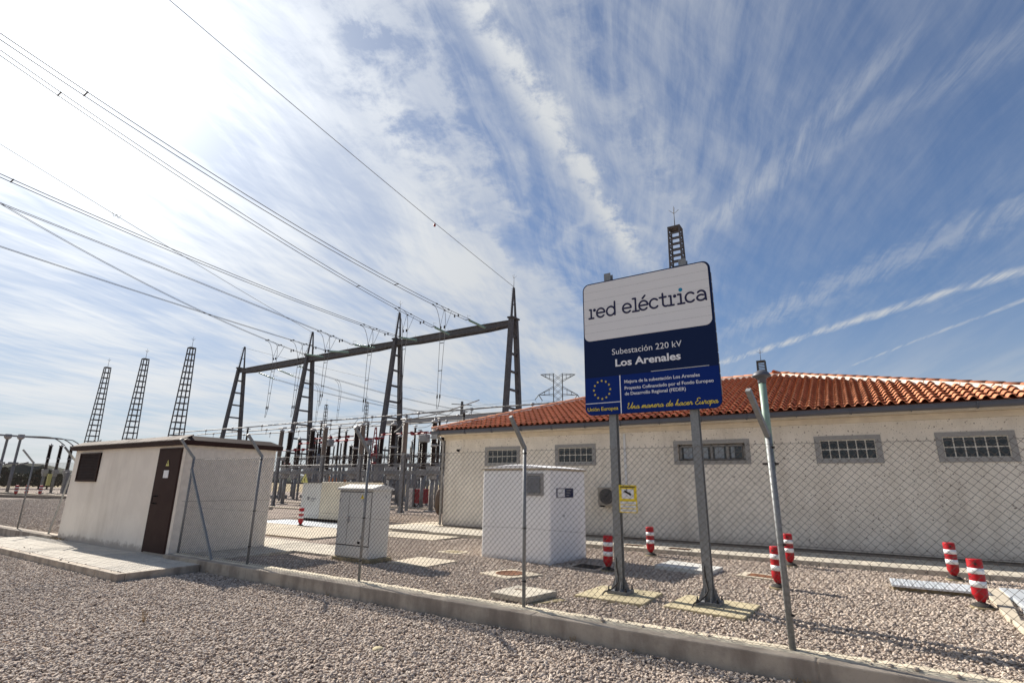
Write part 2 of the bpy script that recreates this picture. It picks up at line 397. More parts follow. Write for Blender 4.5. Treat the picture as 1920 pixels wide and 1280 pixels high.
class MB:
    def __init__(s):
        s.v = []; s.f = []; s.sm = []

    def add(s, vs_, fs_, smooth=False):
        o = len(s.v)
        s.v += [tuple(p) for p in vs_]
        for f in fs_:
            s.f.append([i + o for i in f]); s.sm.append(smooth)
        return s

    def box(s, x0, x1, y0, y1, z0, z1):
        v = [(x, y, z) for z in (z0, z1) for y in (y0, y1) for x in (x0, x1)]
        return s.add(v, [(0, 2, 3, 1), (4, 5, 7, 6), (0, 1, 5, 4), (2, 6, 7, 3), (0, 4, 6, 2), (1, 3, 7, 5)])

    def bar(s, a, b, w, h=None, up=(0, 0, 1), w2=None, h2=None):
        """a rectangular bar from a to b, w wide and h deep"""
        h = w if h is None else h
        w2 = w if w2 is None else w2
        h2 = h if h2 is None else h2
        a = Vector(a); b = Vector(b)
        d = (b - a).normalized()
        x = d.cross(Vector(up))
        if x.length < 1e-4:
            x = d.cross(Vector((0, 1, 0)))
        x.normalize()
        y = x.cross(d).normalized()
        v = []
        for p, ww, hh in ((a, w, h), (b, w2, h2)):
            for i, j in ((-1, -1), (1, -1), (1, 1), (-1, 1)):
                v.append(p + x * (i * ww / 2) + y * (j * hh / 2))
        return s.add(v, [(3, 2, 1, 0), (4, 5, 6, 7), (0, 1, 5, 4), (1, 2, 6, 5), (2, 3, 7, 6), (3, 0, 4, 7)])

    def tube(s, pts, r, n=8, cap=True, smooth=True):
        pts = [Vector(p) for p in pts]
        rr = r if isinstance(r, (list, tuple)) else [r] * len(pts)
        m = len(pts)
        v = []
        d0 = (pts[1] - pts[0]).normalized()
        ref = Vector((0, 0, 1)) if abs(d0.z) < 0.9 else Vector((1, 0, 0))
        x = d0.cross(ref).normalized()
        for i in range(m):
            if i == 0: d = pts[1] - pts[0]
            elif i == m - 1: d = pts[-1] - pts[-2]
            else: d = (pts[i + 1] - pts[i]).normalized() + (pts[i] - pts[i - 1]).normalized()
            d.normalize()
            x = (x - d * x.dot(d)).normalized()
            y = d.cross(x)
            for k in range(n):
                a = 2 * PI * k / n
                v.append(pts[i] + (x * math.cos(a) + y * math.sin(a)) * rr[i])
        f = [(i * n + k, i * n + (k + 1) % n, (i + 1) * n + (k + 1) % n, (i + 1) * n + k) for i in range(m - 1) for k in range(n)]
        s.add(v, f, smooth)
        if cap:
            o = len(s.v) - m * n
            s.f.append([o + n - 1 - k for k in range(n)]); s.sm.append(False)
            s.f.append([o + (m - 1) * n + k for k in range(n)]); s.sm.append(False)
        return s

    def lathe(s, prof, c=(0, 0, 0), n=16, smooth=True, axis=None):
        """prof: (radius, height) pairs along the axis"""
        c = Vector(c)
        az = Vector((0, 0, 1)) if axis is None else Vector(axis).normalized()
        ref = Vector((1, 0, 0)) if abs(az.x) < 0.9 else Vector((0, 1, 0))
        ax = (ref - az * ref.dot(az)).normalized()
        ay = az.cross(ax)
        m = len(prof)
        v = []
        for r_, h in prof:
            for k in range(n):
                a = 2 * PI * k / n
                v.append(c + az * h + (ax * math.cos(a) + ay * math.sin(a)) * max(r_, 1e-4))
        f = [(i * n + k, i * n + (k + 1) % n, (i + 1) * n + (k + 1) % n, (i + 1) * n + k) for i in range(m - 1) for k in range(n)]
        s.add(v, f, smooth)
        o = len(s.v) - m * n
        s.f.append([o + n - 1 - k for k in range(n)]); s.sm.append(False)
        s.f.append([o + (m - 1) * n + k for k in range(n)]); s.sm.append(False)
        return s

    def prism(s, poly, y0, y1):
        """polygon in x,z pushed from y0 to y1"""
        n = len(poly)
        v = [(x, y0, z) for x, z in poly] + [(x, y1, z) for x, z in poly]
        f = [tuple(range(n)), tuple(range(2 * n - 1, n - 1, -1))] + [(i, n + i, n + (i + 1) % n, (i + 1) % n) for i in range(n)]
        return s.add(v, f)

    def slab(s, poly, z0, z1):
        n = len(poly)
        v = [(x, y, z0) for x, y in poly] + [(x, y, z1) for x, y in poly]
        f = [tuple(range(n - 1, -1, -1)), tuple(range(n, 2 * n))] + [(i, (i + 1) % n, n + (i + 1) % n, n + i) for i in range(n)]
        return s.add(v, f)

    def mesh(s, name, m, off=(0, 0, 0)):
        me = bpy.data.meshes.new(name)
        ox, oy, oz = off
        me.from_pydata([(x - ox, y - oy, z - oz) for x, y, z in s.v], [], s.f)
        me.polygons.foreach_set('use_smooth', s.sm)
        if m is not None:
            me.materials.append(m)
        me.update()
        bm_ = bmesh.new(); bm_.from_mesh(me)
        bmesh.ops.recalc_face_normals(bm_, faces=bm_.faces)
        bm_.to_mesh(me); bm_.free()
        return me

    def build(s, name, m, parent=None, bevel=0.0, seg=2, label=None):
        me = s.mesh(name, m, root_loc(parent))
        o = bpy.data.objects.new(name, me)
        C.objects.link(o)
        if parent is not None:
            o.parent = parent
        if bevel > 0:
            md = o.modifiers.new('bevel', 'BEVEL')
            md.width = bevel; md.segments = seg; md.limit_method = 'ANGLE'
            md.angle_limit = R(40)
        if label:
            o['label'] = label
        return o


def root_loc(p):
    if p is None:
        return (0, 0, 0)
    while p.parent is not None:
        p = p.parent
    return tuple(p.location)


def thing(name, label, cat, loc=(0, 0, 0), group=None):
    o = bpy.data.objects.new(name, None)
    o.empty_display_size = 0.2
    C.objects.link(o)
    o.location = loc
    o['label'] = label; o['category'] = cat
    if group: o['group'] = group
    return o


def tag(o, label, cat, group=None):
    o['label'] = label; o['category'] = cat
    if group: o['group'] = group
    return o


def kids(o):
    return [c for c in KIDS_ALL() if c.parent is o]


def KIDS_ALL():
    return C.objects


def copy_tree(o, loc, label, group=None, rz=None, scale=None):
    """a copy of a thing with copies of its parts and sub-parts"""
    def rec(a, parent):
        c = a.copy(); C.objects.link(c)
        if parent is not None: c.parent = parent
        for ch in list(a.children): rec(ch, c)
        return c
    r = rec(o, None)
    r.location = loc
    if rz is not None: r.rotation_euler = (0, 0, rz)
    if scale is not None: r.scale = scale
    r['label'] = label
    if group: r['group'] = group
    return r


def struct(name, mb, m, bevel=0.0, parent=None):
    o = mb.build(name, m, parent, bevel)
    o['kind'] = 'structure'
    return o


def share(name, me, parent, loc=(0, 0, 0), rot=None, scale=None):
    o = bpy.data.objects.new(name, me)
    C.objects.link(o)
    o.parent = parent
    o.location = loc
    if rot is not None: o.rotation_euler = rot
    if scale is not None: o.scale = scale
    return o


def text_mesh(s, size=1.0, shear=0.0, offset=0.0, extrude=0.004, spacing=1.0):
    cu = bpy.data.curves.new('lettering', 'FONT')
    cu.body = s; cu.size = size; cu.shear = shear; cu.offset = offset; cu.extrude = extrude; cu.space_character = spacing
    cu.resolution_u = 3
    ob = bpy.data.objects.new('tmp', cu)
    C.objects.link(ob)
    bpy.context.view_layer.update()
    me = bpy.data.meshes.new_from_object(ob.evaluated_get(bpy.context.evaluated_depsgraph_get()))
    bpy.data.objects.remove(ob); bpy.data.curves.remove(cu)
    return me


def put_text(s, x0, x1, zb, zt, y, m, parent, shear=0.0, bold=0.0, label=None, ref='H'):
    """lettering that faces -y, from x0 to x1, capitals from zb to zt"""
    me = text_mesh(s, 1.0, shear, bold)
    hm = text_mesh(ref, 1.0, 0, bold)
    hz = [v.co.y for v in hm.vertices]
    bpy.data.meshes.remove(hm)
    xs = [v.co.x for v in me.vertices]
    kx = (x1 - x0) / (max(xs) - min(xs)); mx = min(xs)
    kz = (zt - zb) / (max(hz) - max(min(hz), 0.0))
    rl = root_loc(parent)
    for v in me.vertices:
        v.co = Vector((x0 + (v.co.x - mx) * kx - rl[0], y - v.co.z - rl[1], zb + v.co.y * kz - rl[2]))
    me.materials.clear(); me.materials.append(m)
    me.name = 'lettering'
    o = bpy.data.objects.new('lettering', me)
    C.objects.link(o); o.parent = parent
    if label: o['label'] = label
    return o


def arc(cx, cz, rx, rz, a0, a1, n=10):
    return [(cx + rx * math.cos(R(a0 + (a1 - a0) * i / n)), cz + rz * math.sin(R(a0 + (a1 - a0) * i / n))) for i in range(n + 1)]


def stroke(mb, pts, w, y, dep=0.003, k=6):
    """a flat stroke with round ends: a squashed tube"""
    n = 6
    pts = [Vector((a, 0, b)) for a, b in pts]
    P_, Rr = [], []
    d0 = (pts[0] - pts[1]).normalized(); d1 = (pts[-1] - pts[-2]).normalized()
    for i, q in ((3, 0.25), (2, 0.65), (1, 0.9)):
        P_.append(pts[0] + d0 * (w / 2) * (1 - (3 - i + 0.15) / 3.2)); Rr.append(w / 2 * q)
    P_ += pts; Rr += [w / 2] * len(pts)
    for i, q in ((1, 0.9), (2, 0.65), (3, 0.25)):
        P_.append(pts[-1] + d1 * (w / 2) * (1 - (3 - i + 0.15) / 3.2)); Rr.append(w / 2 * q)
    o = len(mb.v)
    mb.tube(P_, Rr, 8)
    for i in range(o, len(mb.v)):
        x_, y_, z_ = mb.v[i]
        mb.v[i] = (x_, y + y_ * dep * 2 / w, z_)


def catmull(pts, n=6):
    pts = [Vector(p) for p in pts]
    out = []
    P_ = [pts[0]] + pts + [pts[-1]]
    for i in range(1, len(P_) - 2):
        a, b, c, d = P_[i - 1:i + 3]
        for j in range(n):
            t = j / n
            out.append(0.5 * ((2 * b) + (c - a) * t + (2 * a - 5 * b + 4 * c - d) * t * t + (3 * b - a - 3 * c + d) * t ** 3))
    out.append(pts[-1])
    return out


# ------------------------------------------------------------------ ground
ZO = -0.135                                   # outer ground level, inner ground is 0
mb = MB()
mb.box(-60, 14, -30, 6.55, ZO - 0.3, ZO)
struct('outer_ground', mb, M_gravel)
mb = MB()
mb.box(-75, 40, 6.93, 75, -0.3, 0.0)
struct('yard_ground', mb, M_gravel)
mb = MB()
mb.add([(-2500, -1500, -0.32), (1500, -1500, -0.32), (1500, 2500, -0.32), (-2500, 2500, -0.32)], [(0, 1, 2, 3)])
struct('field', mb, M_field)
mb = MB(); mb.box(-140, -75.002, 8, 60, -0.3, -0.004); struct('yard_ground', mb, M_gravel)

# gravel stones: geometry nodes scatter of a few pebble shapes


def pebble(i):
    r_ = random.Random(100 + i)
    bm_ = bmesh.new()
    bmesh.ops.create_icosphere(bm_, subdivisions=1, radius=1.0)
    sx, sy, sz = 1.0, r_.uniform(0.62, 0.95), r_.uniform(0.42, 0.68)
    for v in bm_.verts:
        k = r_.uniform(0.72, 1.18)
        v.co = Vector((v.co.x * sx * k, v.co.y * sy * k, v.co.z * sz * k))
    me = bpy.data.meshes.new('pebble')
    bm_.to_mesh(me); bm_.free()
    me.materials.append(M_stone)
    return me


def scatter(name, poly_areas, density, size, z, label, seed):
    """poly_areas: list of (x0,x1,y0,y1) sheets that get stones"""
    col = bpy.data.collections.get('pebble_shapes')
    if col is None:
        col = bpy.data.collections.new('pebble_shapes')
        for i in range(7):
            o = bpy.data.objects.new('pebble', pebble(i))
            col.objects.link(o)
    mb = MB()
    for x0, x1, y0, y1 in poly_areas:
        mb.add([(x0, y0, z), (x1, y0, z), (x1, y1, z), (x0, y1, z)], [(0, 1, 2, 3)])
    me = bpy.data.meshes.new(name)
    me.from_pydata(mb.v, [], mb.f); me.update()
    o = bpy.data.objects.new(name, me)
    C.objects.link(o)
    t = bpy.data.node_groups.new(name, 'GeometryNodeTree')
    t.interface.new_socket('Geometry', in_out='INPUT', socket_type='NodeSocketGeometry')
    t.interface.new_socket('Geometry', in_out='OUTPUT', socket_type='NodeSocketGeometry')
    N = t.nodes; L = t.links
    gi = N.new('NodeGroupInput'); go = N.new('NodeGroupOutput')
    dp = N.new('GeometryNodeDistributePointsOnFaces')
    dp.inputs['Density'].default_value = density
    dp.inputs['Seed'].default_value = seed
    ip = N.new('GeometryNodeInstanceOnPoints')
    ci = N.new('GeometryNodeCollectionInfo')
    ci.inputs['Collection'].default_value = col
    ci.inputs['Separate Children'].default_value = True
    ci.inputs['Reset Children'].default_value = True
    ip.inputs['Pick Instance'].default_value = True
    rr = N.new('FunctionNodeRandomValue'); rr.data_type = 'FLOAT_VECTOR'
    rr.inputs[0].default_value = (-0.55, -0.55, 0.0); rr.inputs[1].default_value = (0.55, 0.55, 6.283)
    rs = N.new('FunctionNodeRandomValue'); rs.data_type = 'FLOAT'
    rs.inputs[2].default_value = size * 0.55; rs.inputs[3].default_value = size * 1.25
    rs.inputs['Seed'].default_value = 4
    sp = N.new('GeometryNodeSetPosition')
    ro = N.new('FunctionNodeRandomValue'); ro.data_type = 'FLOAT_VECTOR'
    ro.inputs[0].default_value = (0, 0, -0.004); ro.inputs[1].default_value = (0, 0, size * 1.1)
    ro.inputs['Seed'].default_value = 9
    L.new(gi.outputs[0], dp.inputs['Mesh'])
    L.new(dp.outputs['Points'], sp.inputs['Geometry'])
    L.new(ro.outputs[0], sp.inputs['Offset'])
    L.new(sp.outputs[0], ip.inputs['Points'])
    L.new(ci.outputs[0], ip.inputs['Instance'])
    L.new(rr.outputs[0], ip.inputs['Rotation'])
    L.new(rs.outputs[1], ip.inputs['Scale'])
    L.new(ip.outputs[0], go.inputs[0])
    md = o.modifiers.new('stones', 'NODES')
    md.node_group = t
    o['kind'] = 'stuff'; o['label'] = label; o['category'] = 'gravel'
    return o


scatter('gravel', [(-11.95, 3.0, 1.0, 6.52), (-24.0, -11.95, 1.0, 5.0)], 1050, 0.023, ZO, 'loose pinkish grey gravel outside the fence, in front of the concrete kerb', 3)
scatter('gravel', [(-11.0, 8.0, 6.95, 14.75), (-13.75, -11.0, 7.0, 8.2), (-13.3, -11.0, 10.6, 13.7)], 950, 0.023, 0.0, 'loose gravel inside the fence between the kerb and the building', 5)
scatter('gravel', [(-30, -20.6, 6.95, 16), (-24.0, -17.0, 16.0, 24.0), (-17.0, -15.0, 18.0, 24.0), (-52, -30, 6.95, 17), (-60, -52, 12, 20)], 330, 0.034, 0.0, 'loose gravel in the yard further back around the far cabinet', 8)

# ------------------------------------------------------------------ kerb wall under the fence
joints = [-27.0, -23.6, -20.4]
kw = thing('kerb_wall', 'long low cast concrete kerb wall carrying the wire fence across the foreground', 'kerb', (-3.85, 6.7, 0))
xs = [-13.7, -10.37, -7.1, -3.85, -0.57, 2.75, 6.05, 9.4]
for a, b in zip(xs[:-1], xs[1:]):
    mb = MB(); mb.box(a + 0.005, b - 0.005, 6.55, 6.93, ZO - 0.1, 0.10)
    mb.build('kerb_section', M_kerb, kw, 0.014)
mb = MB(); mb.box(-13.69, 9.39, 6.558, 6.92, ZO - 0.1, 0.092); mb.build('joint_filler', M_kerb, kw)
# irregular ridge of pale mortar behind the front edge
r_ = random.Random(3)
mb = MB()
x = -13.6
rows = []
while x < 9.3:
    j = r_.uniform(-0.012, 0.012)
    h = 0.104 + r_.uniform(0.004, 0.016)
    if 5.5 < x * -1 % 7 < 5.9: h = 0.101
    rows.append([(x, 6.705 + j, 0.098), (x, 6.73 + j, h), (x, 6.90, h + 0.002), (x, 6.955 + j, 0.02)])
    x += r_.uniform(0.04, 0.09)
v = [p for r0 in rows for p in r0]
f = [(i * 4 + k, (i + 1) * 4 + k, (i + 1) * 4 + k + 1, i * 4 + k + 1) for i in range(len(rows) - 1) for k in range(3)]
mb.add(v, f, True); mb.build('mortar_ridge', M_mortar, kw)
kw2 = thing('kerb_wall', 'cast concrete kerb wall with fence posts to the left of the cream hut', 'kerb', (-24, 6.7, 0))
for a, b in ((-30.3, -27.0), (-27.0, -23.7), (-23.7, -20.46)):
    mb = MB(); mb.box(a + 0.005, b - 0.005, 6.55, 6.93, ZO - 0.1, 0.10)
    mb.build('kerb_section', M_kerb, kw2, 0.014)
mb = MB(); mb.box(-36.9, -30.3, 6.55, 6.93, ZO - 0.1, 0.10); mb.build('kerb_section', M_kerb, kw2, 0.014)
mb = MB()
r_ = random.Random(5)
for i in range(34):
    x = r_.uniform(-3.2, 1.8)
    s_ = r_.uniform(0.010, 0.028)
    mb.lathe([(s_ * .4, 0), (s_, s_ * .5), (s_ * .8, s_), (s_ * .2, s_ * 1.3)], (x, r_.uniform(6.72, 6.86), 0.105), 6)
o = mb.build('loose_stones', M_stone, kw); o['kind'] = 'stuff'

# ------------------------------------------------------------------ chain link fences


def rod(mb, a, b, r, n=4):
    mb.tube([a, b], r, n, cap=False)


def mesh_panel(x0, x1, z0, z1, y, parent, dia=0.0047):
    """woven diamond mesh between x0 and x1: zigzag wires of four-sided section"""
    p = 0.082
    n = int(round((x1 - x0) / (p / 2)))
    hz_ = p / 2
    mz = int((z1 - z0) / hz_)
    mb = MB()
    r = dia / 2
    vs_, fs_ = [], []
    for i in range(0, n, 1):
        xc = x0 + (i + 0.5) * p / 2
        sgn = 1 if i % 2 == 0 else -1
        base = len(vs_)
        for k in range(mz + 1):
            s_ = sgn if k % 2 == 0 else -sgn
            xx = xc + s_ * (p / 4 + 0.001)
            yy = y + 0.0035 * s_ + 0.010 * math.sin(xx * 1.9 + 1.3 * k * hz_) * math.sin(PI * k / mz)
            zz = z0 + k * hz_
            vs_ += [(xx - r, yy, zz), (xx, yy - r, zz + r), (xx + r, yy, zz), (xx, yy + r, zz - r)]
        for k in range(mz):
            for q in range(4):
                a = base + k * 4 + q; b = base + k * 4 + (q + 1) % 4
                fs_.append((a, b, b + 4, a + 4))
        # twisted barb at the top
        xx, yy, zz = vs_[-4]
        t0 = len(vs_)
        vs_ += [(xx, yy, zz), (xx + 2 * r, yy, zz), (xx + r + 0.006 * sgn, yy, zz + 0.018)]
        fs_.append((t0, t0 + 1, t0 + 2))
    mb.add(vs_, fs_)
    o = mb.build('chain_link_mesh', M_wire, parent)
    o['kind'] = 'stuff'
    return o


def fence_post(x, parent, lean=0.0, z0=0.08, y=6.8, top=2.31, arm=True, r=0.0255, side=-1):
    mb = MB()
    pts = [(x, y, z0), (x + lean, y, top)]
    if arm:
        pts += [(x + lean, y - 0.02, top + 0.02), (x + lean - 0.02, y - 0.37, top + 0.40)]
        mb.tube([pts[0], pts[1]], r, 12)
        mb.bar((x + lean, y + 0.012, top - 0.05), pts[3], 0.048, 0.048)
    else:
        mb.tube(pts, r, 12)
    return mb.build('post', M_galv, parent)


fn = thing('chain_link_fence', 'galvanised chain link fence with bent-top posts running across the front of the yard', 'fence', (-4, 6.8, 0.1))
px = [-13.55, -10.76, -7.44, -4.12]
for x in px:
    fence_post(x, fn)
fence_post(-0.80, fn, arm=False, top=2.36, r=0.035)
for x in (2.5, 5.8, 9.1):
    fence_post(x, fn)
mb = MB(); mb.bar((-0.80, 6.79, 2.33), (-0.90, 6.36, 2.82), 0.055, 0.055)
mb.build('post_arm', M_galv, fn)
mb = MB(); mb.bar((-13.50, 6.76, 2.02), (-11.95, 6.72, 0.09), 0.045, 0.045); mb.build('brace', M_galv, fn)
allx = px + [-0.80, 2.5, 5.8]
for a, b in zip(allx[:-1], allx[1:]):
    mesh_panel(a + 0.02, b - 0.02, 0.115, 2.26, 6.765, fn)
for z in (0.13, 1.15, 2.24):
    mb = MB()
    for a, b in zip(allx[:-1], allx[1:]):
        pts = [(a + (b - a) * i / 8, 6.758, z - 0.012 * math.sin(PI * i / 8)) for i in range(9)]
        mb.tube(pts, 0.0022, 5, cap=False)
    mb.build('tension_wire', M_wire, fn)
for x in px[1:] + [-0.80]:
    for z in (1.15, 2.2, 0.45):
        mb = MB()
        mb.lathe([(0.031, -0.008), (0.034, 0), (0.031, 0.008)], (x, 6.8, z), 12)
        mb.box(x + 0.028, x + 0.06, 6.75, 6.765, z - 0.012, z + 0.012)
        mb.build('wire_clamp', M_rubber, fn)
fl = thing('chain_link_fence', 'galvanised chain link fence with bent-top posts left of the cream hut', 'fence', (-24, 6.8, 0.1))
for x in (-24.28, -27.6, -30.9):
    fence_post(x, fl)
fence_post(-20.62, fl)
mb = MB(); mb.bar((-20.65, 6.76, 1.9), (-21.3, 6.74, 0.10), 0.04, 0.04); mb.build('brace', M_galv, fl)
for a, b in ((-24.28, -20.62), (-27.6, -24.28), (-30.9, -27.6)):
    mesh_panel(a + 0.02, b - 0.02, 0.115, 2.26, 6.765, fl, 0.0036)
    mb = MB()
    for z in (1.15, 2.24):
        mb.tube([(a, 6.758, z), (b, 6.758, z)], 0.0022, 5, cap=False)
    mb.build('tension_wire', M_wire, fl)

# green vent pipe standing against the post on the right
vp = thing('vent_pipe', 'pale green pipe with dark mushroom cap rising above the rightmost visible fence post', 'pipe', (-0.79, 7.0, 0))
mb = MB(); mb.tube([(-0.808, 6.885, 1.95), (-0.808, 6.885, 3.00)], 0.042, 16); mb.build('pipe', M_green, vp)
mb = MB(); mb.lathe([(0.046, 2.97), (0.05, 2.99), (0.048, 3.02), (0.075, 3.045), (0.102, 3.052), (0.106, 3.062), (0.100, 3.078), (0.080, 3.105), (0.045, 3.125), (0.005, 3.132)], (-0.808, 6.885, 0), 20)
mb.build('cap', M_gutter, vp)
mb = MB(); mb.lathe([(0.046, 2.0), (0.05, 2.02), (0.046, 2.04)], (-0.808, 6.885, 0), 14); mb.box(-0.90, -0.73, 6.85, 6.875, 2.008, 2.032)
mb.build('clamp', M_rubber, vp)

# ------------------------------------------------------------------ paved apron in front of the hut
ap = thing('paved_apron', 'raised tiled concrete apron in front of the cream hut', 'pavement', (-16.5, 5.9, 0))
XR = -12.03
poly = [(-21.9, 5.06), (XR, 5.06), (XR, 6.545), (-21.9, 6.545)]
mb = MB(); mb.box(-21.9, XR - 0.03, 5.06, 6.69, ZO - 0.1, 0.006); mb.build('bed', M_kerb, ap)
mb = MB()
x = -21.9
for i in range(10):
    mb = MB(); mb.box(x + 0.004, x + 0.983, 5.0, 5.14, ZO - 0.1, 0.02); mb.build('edging_block', M_kerb, ap, 0.01)
    x += 0.987
mb = MB(); mb.box(XR - 0.12, XR, 5.145, 6.54, ZO - 0.1, 0.02); mb.build('edging_block', M_kerb, ap, 0.01)
# paving tiles, nine small cells pressed in each
tmb = MB(); T = 0.288
tmb.box(0.004, T - 0.004, 0.004, T - 0.004, -0.02, -0.006)
for i in range(3):
    for j in range(3):
        a = 0.007 + i * 0.093; b = 0.007 + j * 0.093
        tmb.add([(a, b, -0.006), (a + .087, b, -0.006), (a + .087, b + .087, -0.006), (a, b + .087, -0.006),
                 (a + .006, b + .006, 0.004), (a + .081, b + .006, 0.004), (a + .081, b + .081, 0.004), (a + .006, b + .081, 0.004)],
                [(4, 5, 6, 7), (0, 1, 5, 4), (1, 2, 6, 5), (2, 3, 7, 6), (3, 0, 4, 7)])
tme = tmb.mesh('paving_tile', M_pave)
ny = 5; nx = 34
for i in range(nx):
    for j in range(ny):
        share('paving_tile', tme, ap, (-21.95 + 0.04 + i * 0.289 + 16.5, 5.15 + j * 0.289 - 5.9, 0.018 + rnd.uniform(-0.002, 0.002)))
mb = MB(); mb.box(-21.9, XR - 0.125, 6.60, 6.685, 0.0, 0.018); mb.build('infill', M_pave, ap)
# walkway and slabs inside the fence
mb = MB(); mb.box(-13.72, -12.35, 6.96, 9.05, -0.05, 0.06); mb.box(-20.0, -13.72, 9.10, 10.5, -0.05, 0.062)
mb.box(-13.72, -10.7, 9.05, 10.45, -0.05, 0.058)
struct('side_path', mb, M_conc, 0.01)
mb = MB(); mb.box(-34.0, -14.6, 11.2, 14.2, -0.05, 0.055); mb.box(-16.9, -14.8, 14.2, 19.5, -0.05, 0.053); mb.box(-14.6, -11.4, 13.3, 14.7, -0.05, 0.05)
struct('yard_path', mb, M_walk, 0.01)
mb = MB(); mb.box(-9.1, -7.95, 9.1, 10.2, -0.05, 0.05)
tag(mb.build('concrete_slab', M_walk, None, 0.01), 'low pale concrete slab on the gravel just right of the light grey cabinet', 'slab')

# ------------------------------------------------------------------ cream transformer hut
HX0, HX1, HY0, HY1, HZ = -20.45, -13.77, 6.70, 9.13, 2.62
hut = thing('equipment_hut', 'cream rendered transformer hut with brown door and flat brown-edged roof', 'hut', ((HX0 + HX1) / 2, 7.9, 0))
mb = MB(); mb.box(HX0, HX1, HY0, HY1, -0.1, HZ); mb.build('wall', M_hut, hut, 0.02)
mb = MB(); mb.box(-13.90, HX1 + 0.004, HY0 - 0.012, HY1 - .03, 0.05, HZ - .01); mb.build('corner_strip', M_hutrough, hut, 0.01)
mb = MB(); mb.box(HX1 + 0.001, HX1 + 0.006, 6.8, 9.1, 1.255, 1.263); mb.build('panel_joint', M_plinth, hut)
# roof: fascia band and sloping coping tiles
mb = MB(); mb.box(HX0 - 0.11, HX1 + 0.13, HY0 - 0.13, HY1 + 0.12, HZ - 0.03, HZ + 0.085); mb.build('fascia', M_brown, hut, 0.012)
mb = MB()
a0 = [(HX0 - 0.11, HY0 - 0.13), (HX1 + 0.13, HY0 - 0.13), (HX1 + 0.13, HY1 + 0.12), (HX0 - 0.11, HY1 + 0.12)]
a1 = [(HX0 + 0.15, HY0 + 0.12), (HX1 - 0.13, HY0 + 0.12), (HX1 - 0.13, HY1 - 0.13), (HX0 + 0.15, HY1 - 0.13)]
mb.add([(x, y, HZ + 0.084) for x, y in a0] + [(x, y, HZ + 0.21) for x, y in a1], [(4, 5, 6, 7), (0, 1, 5, 4), (1, 2, 6, 5), (2, 3, 7, 6), (3, 0, 4, 7), (3, 2, 1, 0)])
mb.build('roof', M_brown, hut)
cmb = MB()
nC = 17; w = (HX1 - HX0) / nC
cmb.add([(0.01, 0, 0), (w - 0.01, 0, 0), (w - 0.01, 0.27, 0.132), (0.01, 0.27, 0.132), (0.01, -0.01, -0.03), (w - 0.01, -0.01, -0.03), (0.01, 0.27, 0.10), (w - 0.01, 0.27, 0.10)],
        [(0, 1, 2, 3), (4, 5, 1, 0), (5, 7, 2, 1), (4, 0, 3, 6), (3, 2, 7, 6), (4, 6, 7, 5)])
cme = cmb.mesh('coping_tile', M_brown2)
for i in range(nC):
    share('coping_tile', cme, hut, (HX0 + i * w - hut.location.x, HY0 - 0.145 - hut.location.y, HZ + 0.10 - hut.location.z + rnd.uniform(-.003, .003)))
# door
dr = MB().box(-15.01, -13.93, 6.665, 6.705, 0.07, 2.49).build('door', M_brown, hut, 0.006)
mb = MB(); mb.box(-15.05, -15.012, 6.675, 6.70, 0.05, 2.53); mb.box(-13.928, -13.89, 6.675, 6.695, 0.05, 2.53); mb.box(-15.05, -13.89, 6.672, 6.695, 2.492, 2.53)
mb.build('frame', M_brown, dr)
mb = MB(); mb.tube([(-14.80, 6.66, 1.36), (-14.80, 6.60, 1.36), (-14.80, 6.60, 1.19), (-14.80, 6.66, 1.19)], 0.012, 8)
mb.box(-14.84, -14.70, 6.655, 6.668, 1.35, 1.38); mb.box(-14.84, -14.70, 6.655, 6.668, 1.17, 1.20)
mb.build('handle', M_black, dr)
mb = MB(); mb.prism([(-14.56, 2.09), (-14.40, 2.09), (-14.48, 2.235)], 6.655, 6.667); mb.build('warning_sticker', M_ysoft, dr)
mb = MB(); mb.prism([(-14.485, 2.11), (-14.462, 2.15), (-14.478, 2.15), (-14.465, 2.20), (-14.50, 2.145), (-14.482, 2.145)], 6.651, 6.6545); mb.build('warning_symbol', M_black, dr)
mb = MB(); mb.box(-14.60, -14.36, 6.656, 6.667, 1.80, 1.985); mb.build('notice', M_swhite, dr)
# louvred vent
vt = MB().box(-19.96, -18.53, 6.68, 6.705, 1.675, 2.50).build('vent', M_black, hut)
mb = MB()
for a in ((-19.96, -18.53, 1.675, 1.725), (-19.96, -18.53, 2.455, 2.50), (-19.96, -19.915, 1.726, 2.454), (-18.575, -18.53, 1.726, 2.454)):
    mb.box(a[0], a[1], 6.655, 6.70, a[2], a[3])
mb.build('vent_frame', M_brown, vt)
lm = MB(); lm.add([(0, 0, 0), (1.33, 0, 0), (1.33, 0.022, 0.03), (0, 0.022, 0.03), (0, 0.003, -0.004), (1.33, 0.003, -0.004), (1.33, 0.025, 0.026), (0, 0.025, 0.026)],
                  [(0, 1, 2, 3), (4, 7, 6, 5), (0, 4, 5, 1), (1, 5, 6, 2), (2, 6, 7, 3), (3, 7, 4, 0)])
lme = lm.mesh('slat', M_brown)
for i in range(16):
    share('slat', lme, vt, (-19.912 - hut.location.x, 6.66 - hut.location.y, 1.74 + i * 0.0445))
# weeds and crumbs at the hut foot
mb = MB()
for i in range(60):
    x = -20.3 + abs(rnd.gauss(0, 0.35)); y = 6.62 + rnd.uniform(-0.08, 0.05)
    a = rnd.uniform(0, 6.28); l = rnd.uniform(0.03, 0.12)
    mb.bar((x, y, 0.02), (x + math.cos(a) * l, y + math.sin(a) * l * .5, 0.02 + rnd.uniform(0.005, 0.07)), 0.006, 0.003)
o = tag(mb.build('weed_tuft', M_weed), 'dry weed debris on the paving at the hut corner', 'weeds'); o['kind'] = 'stuff'

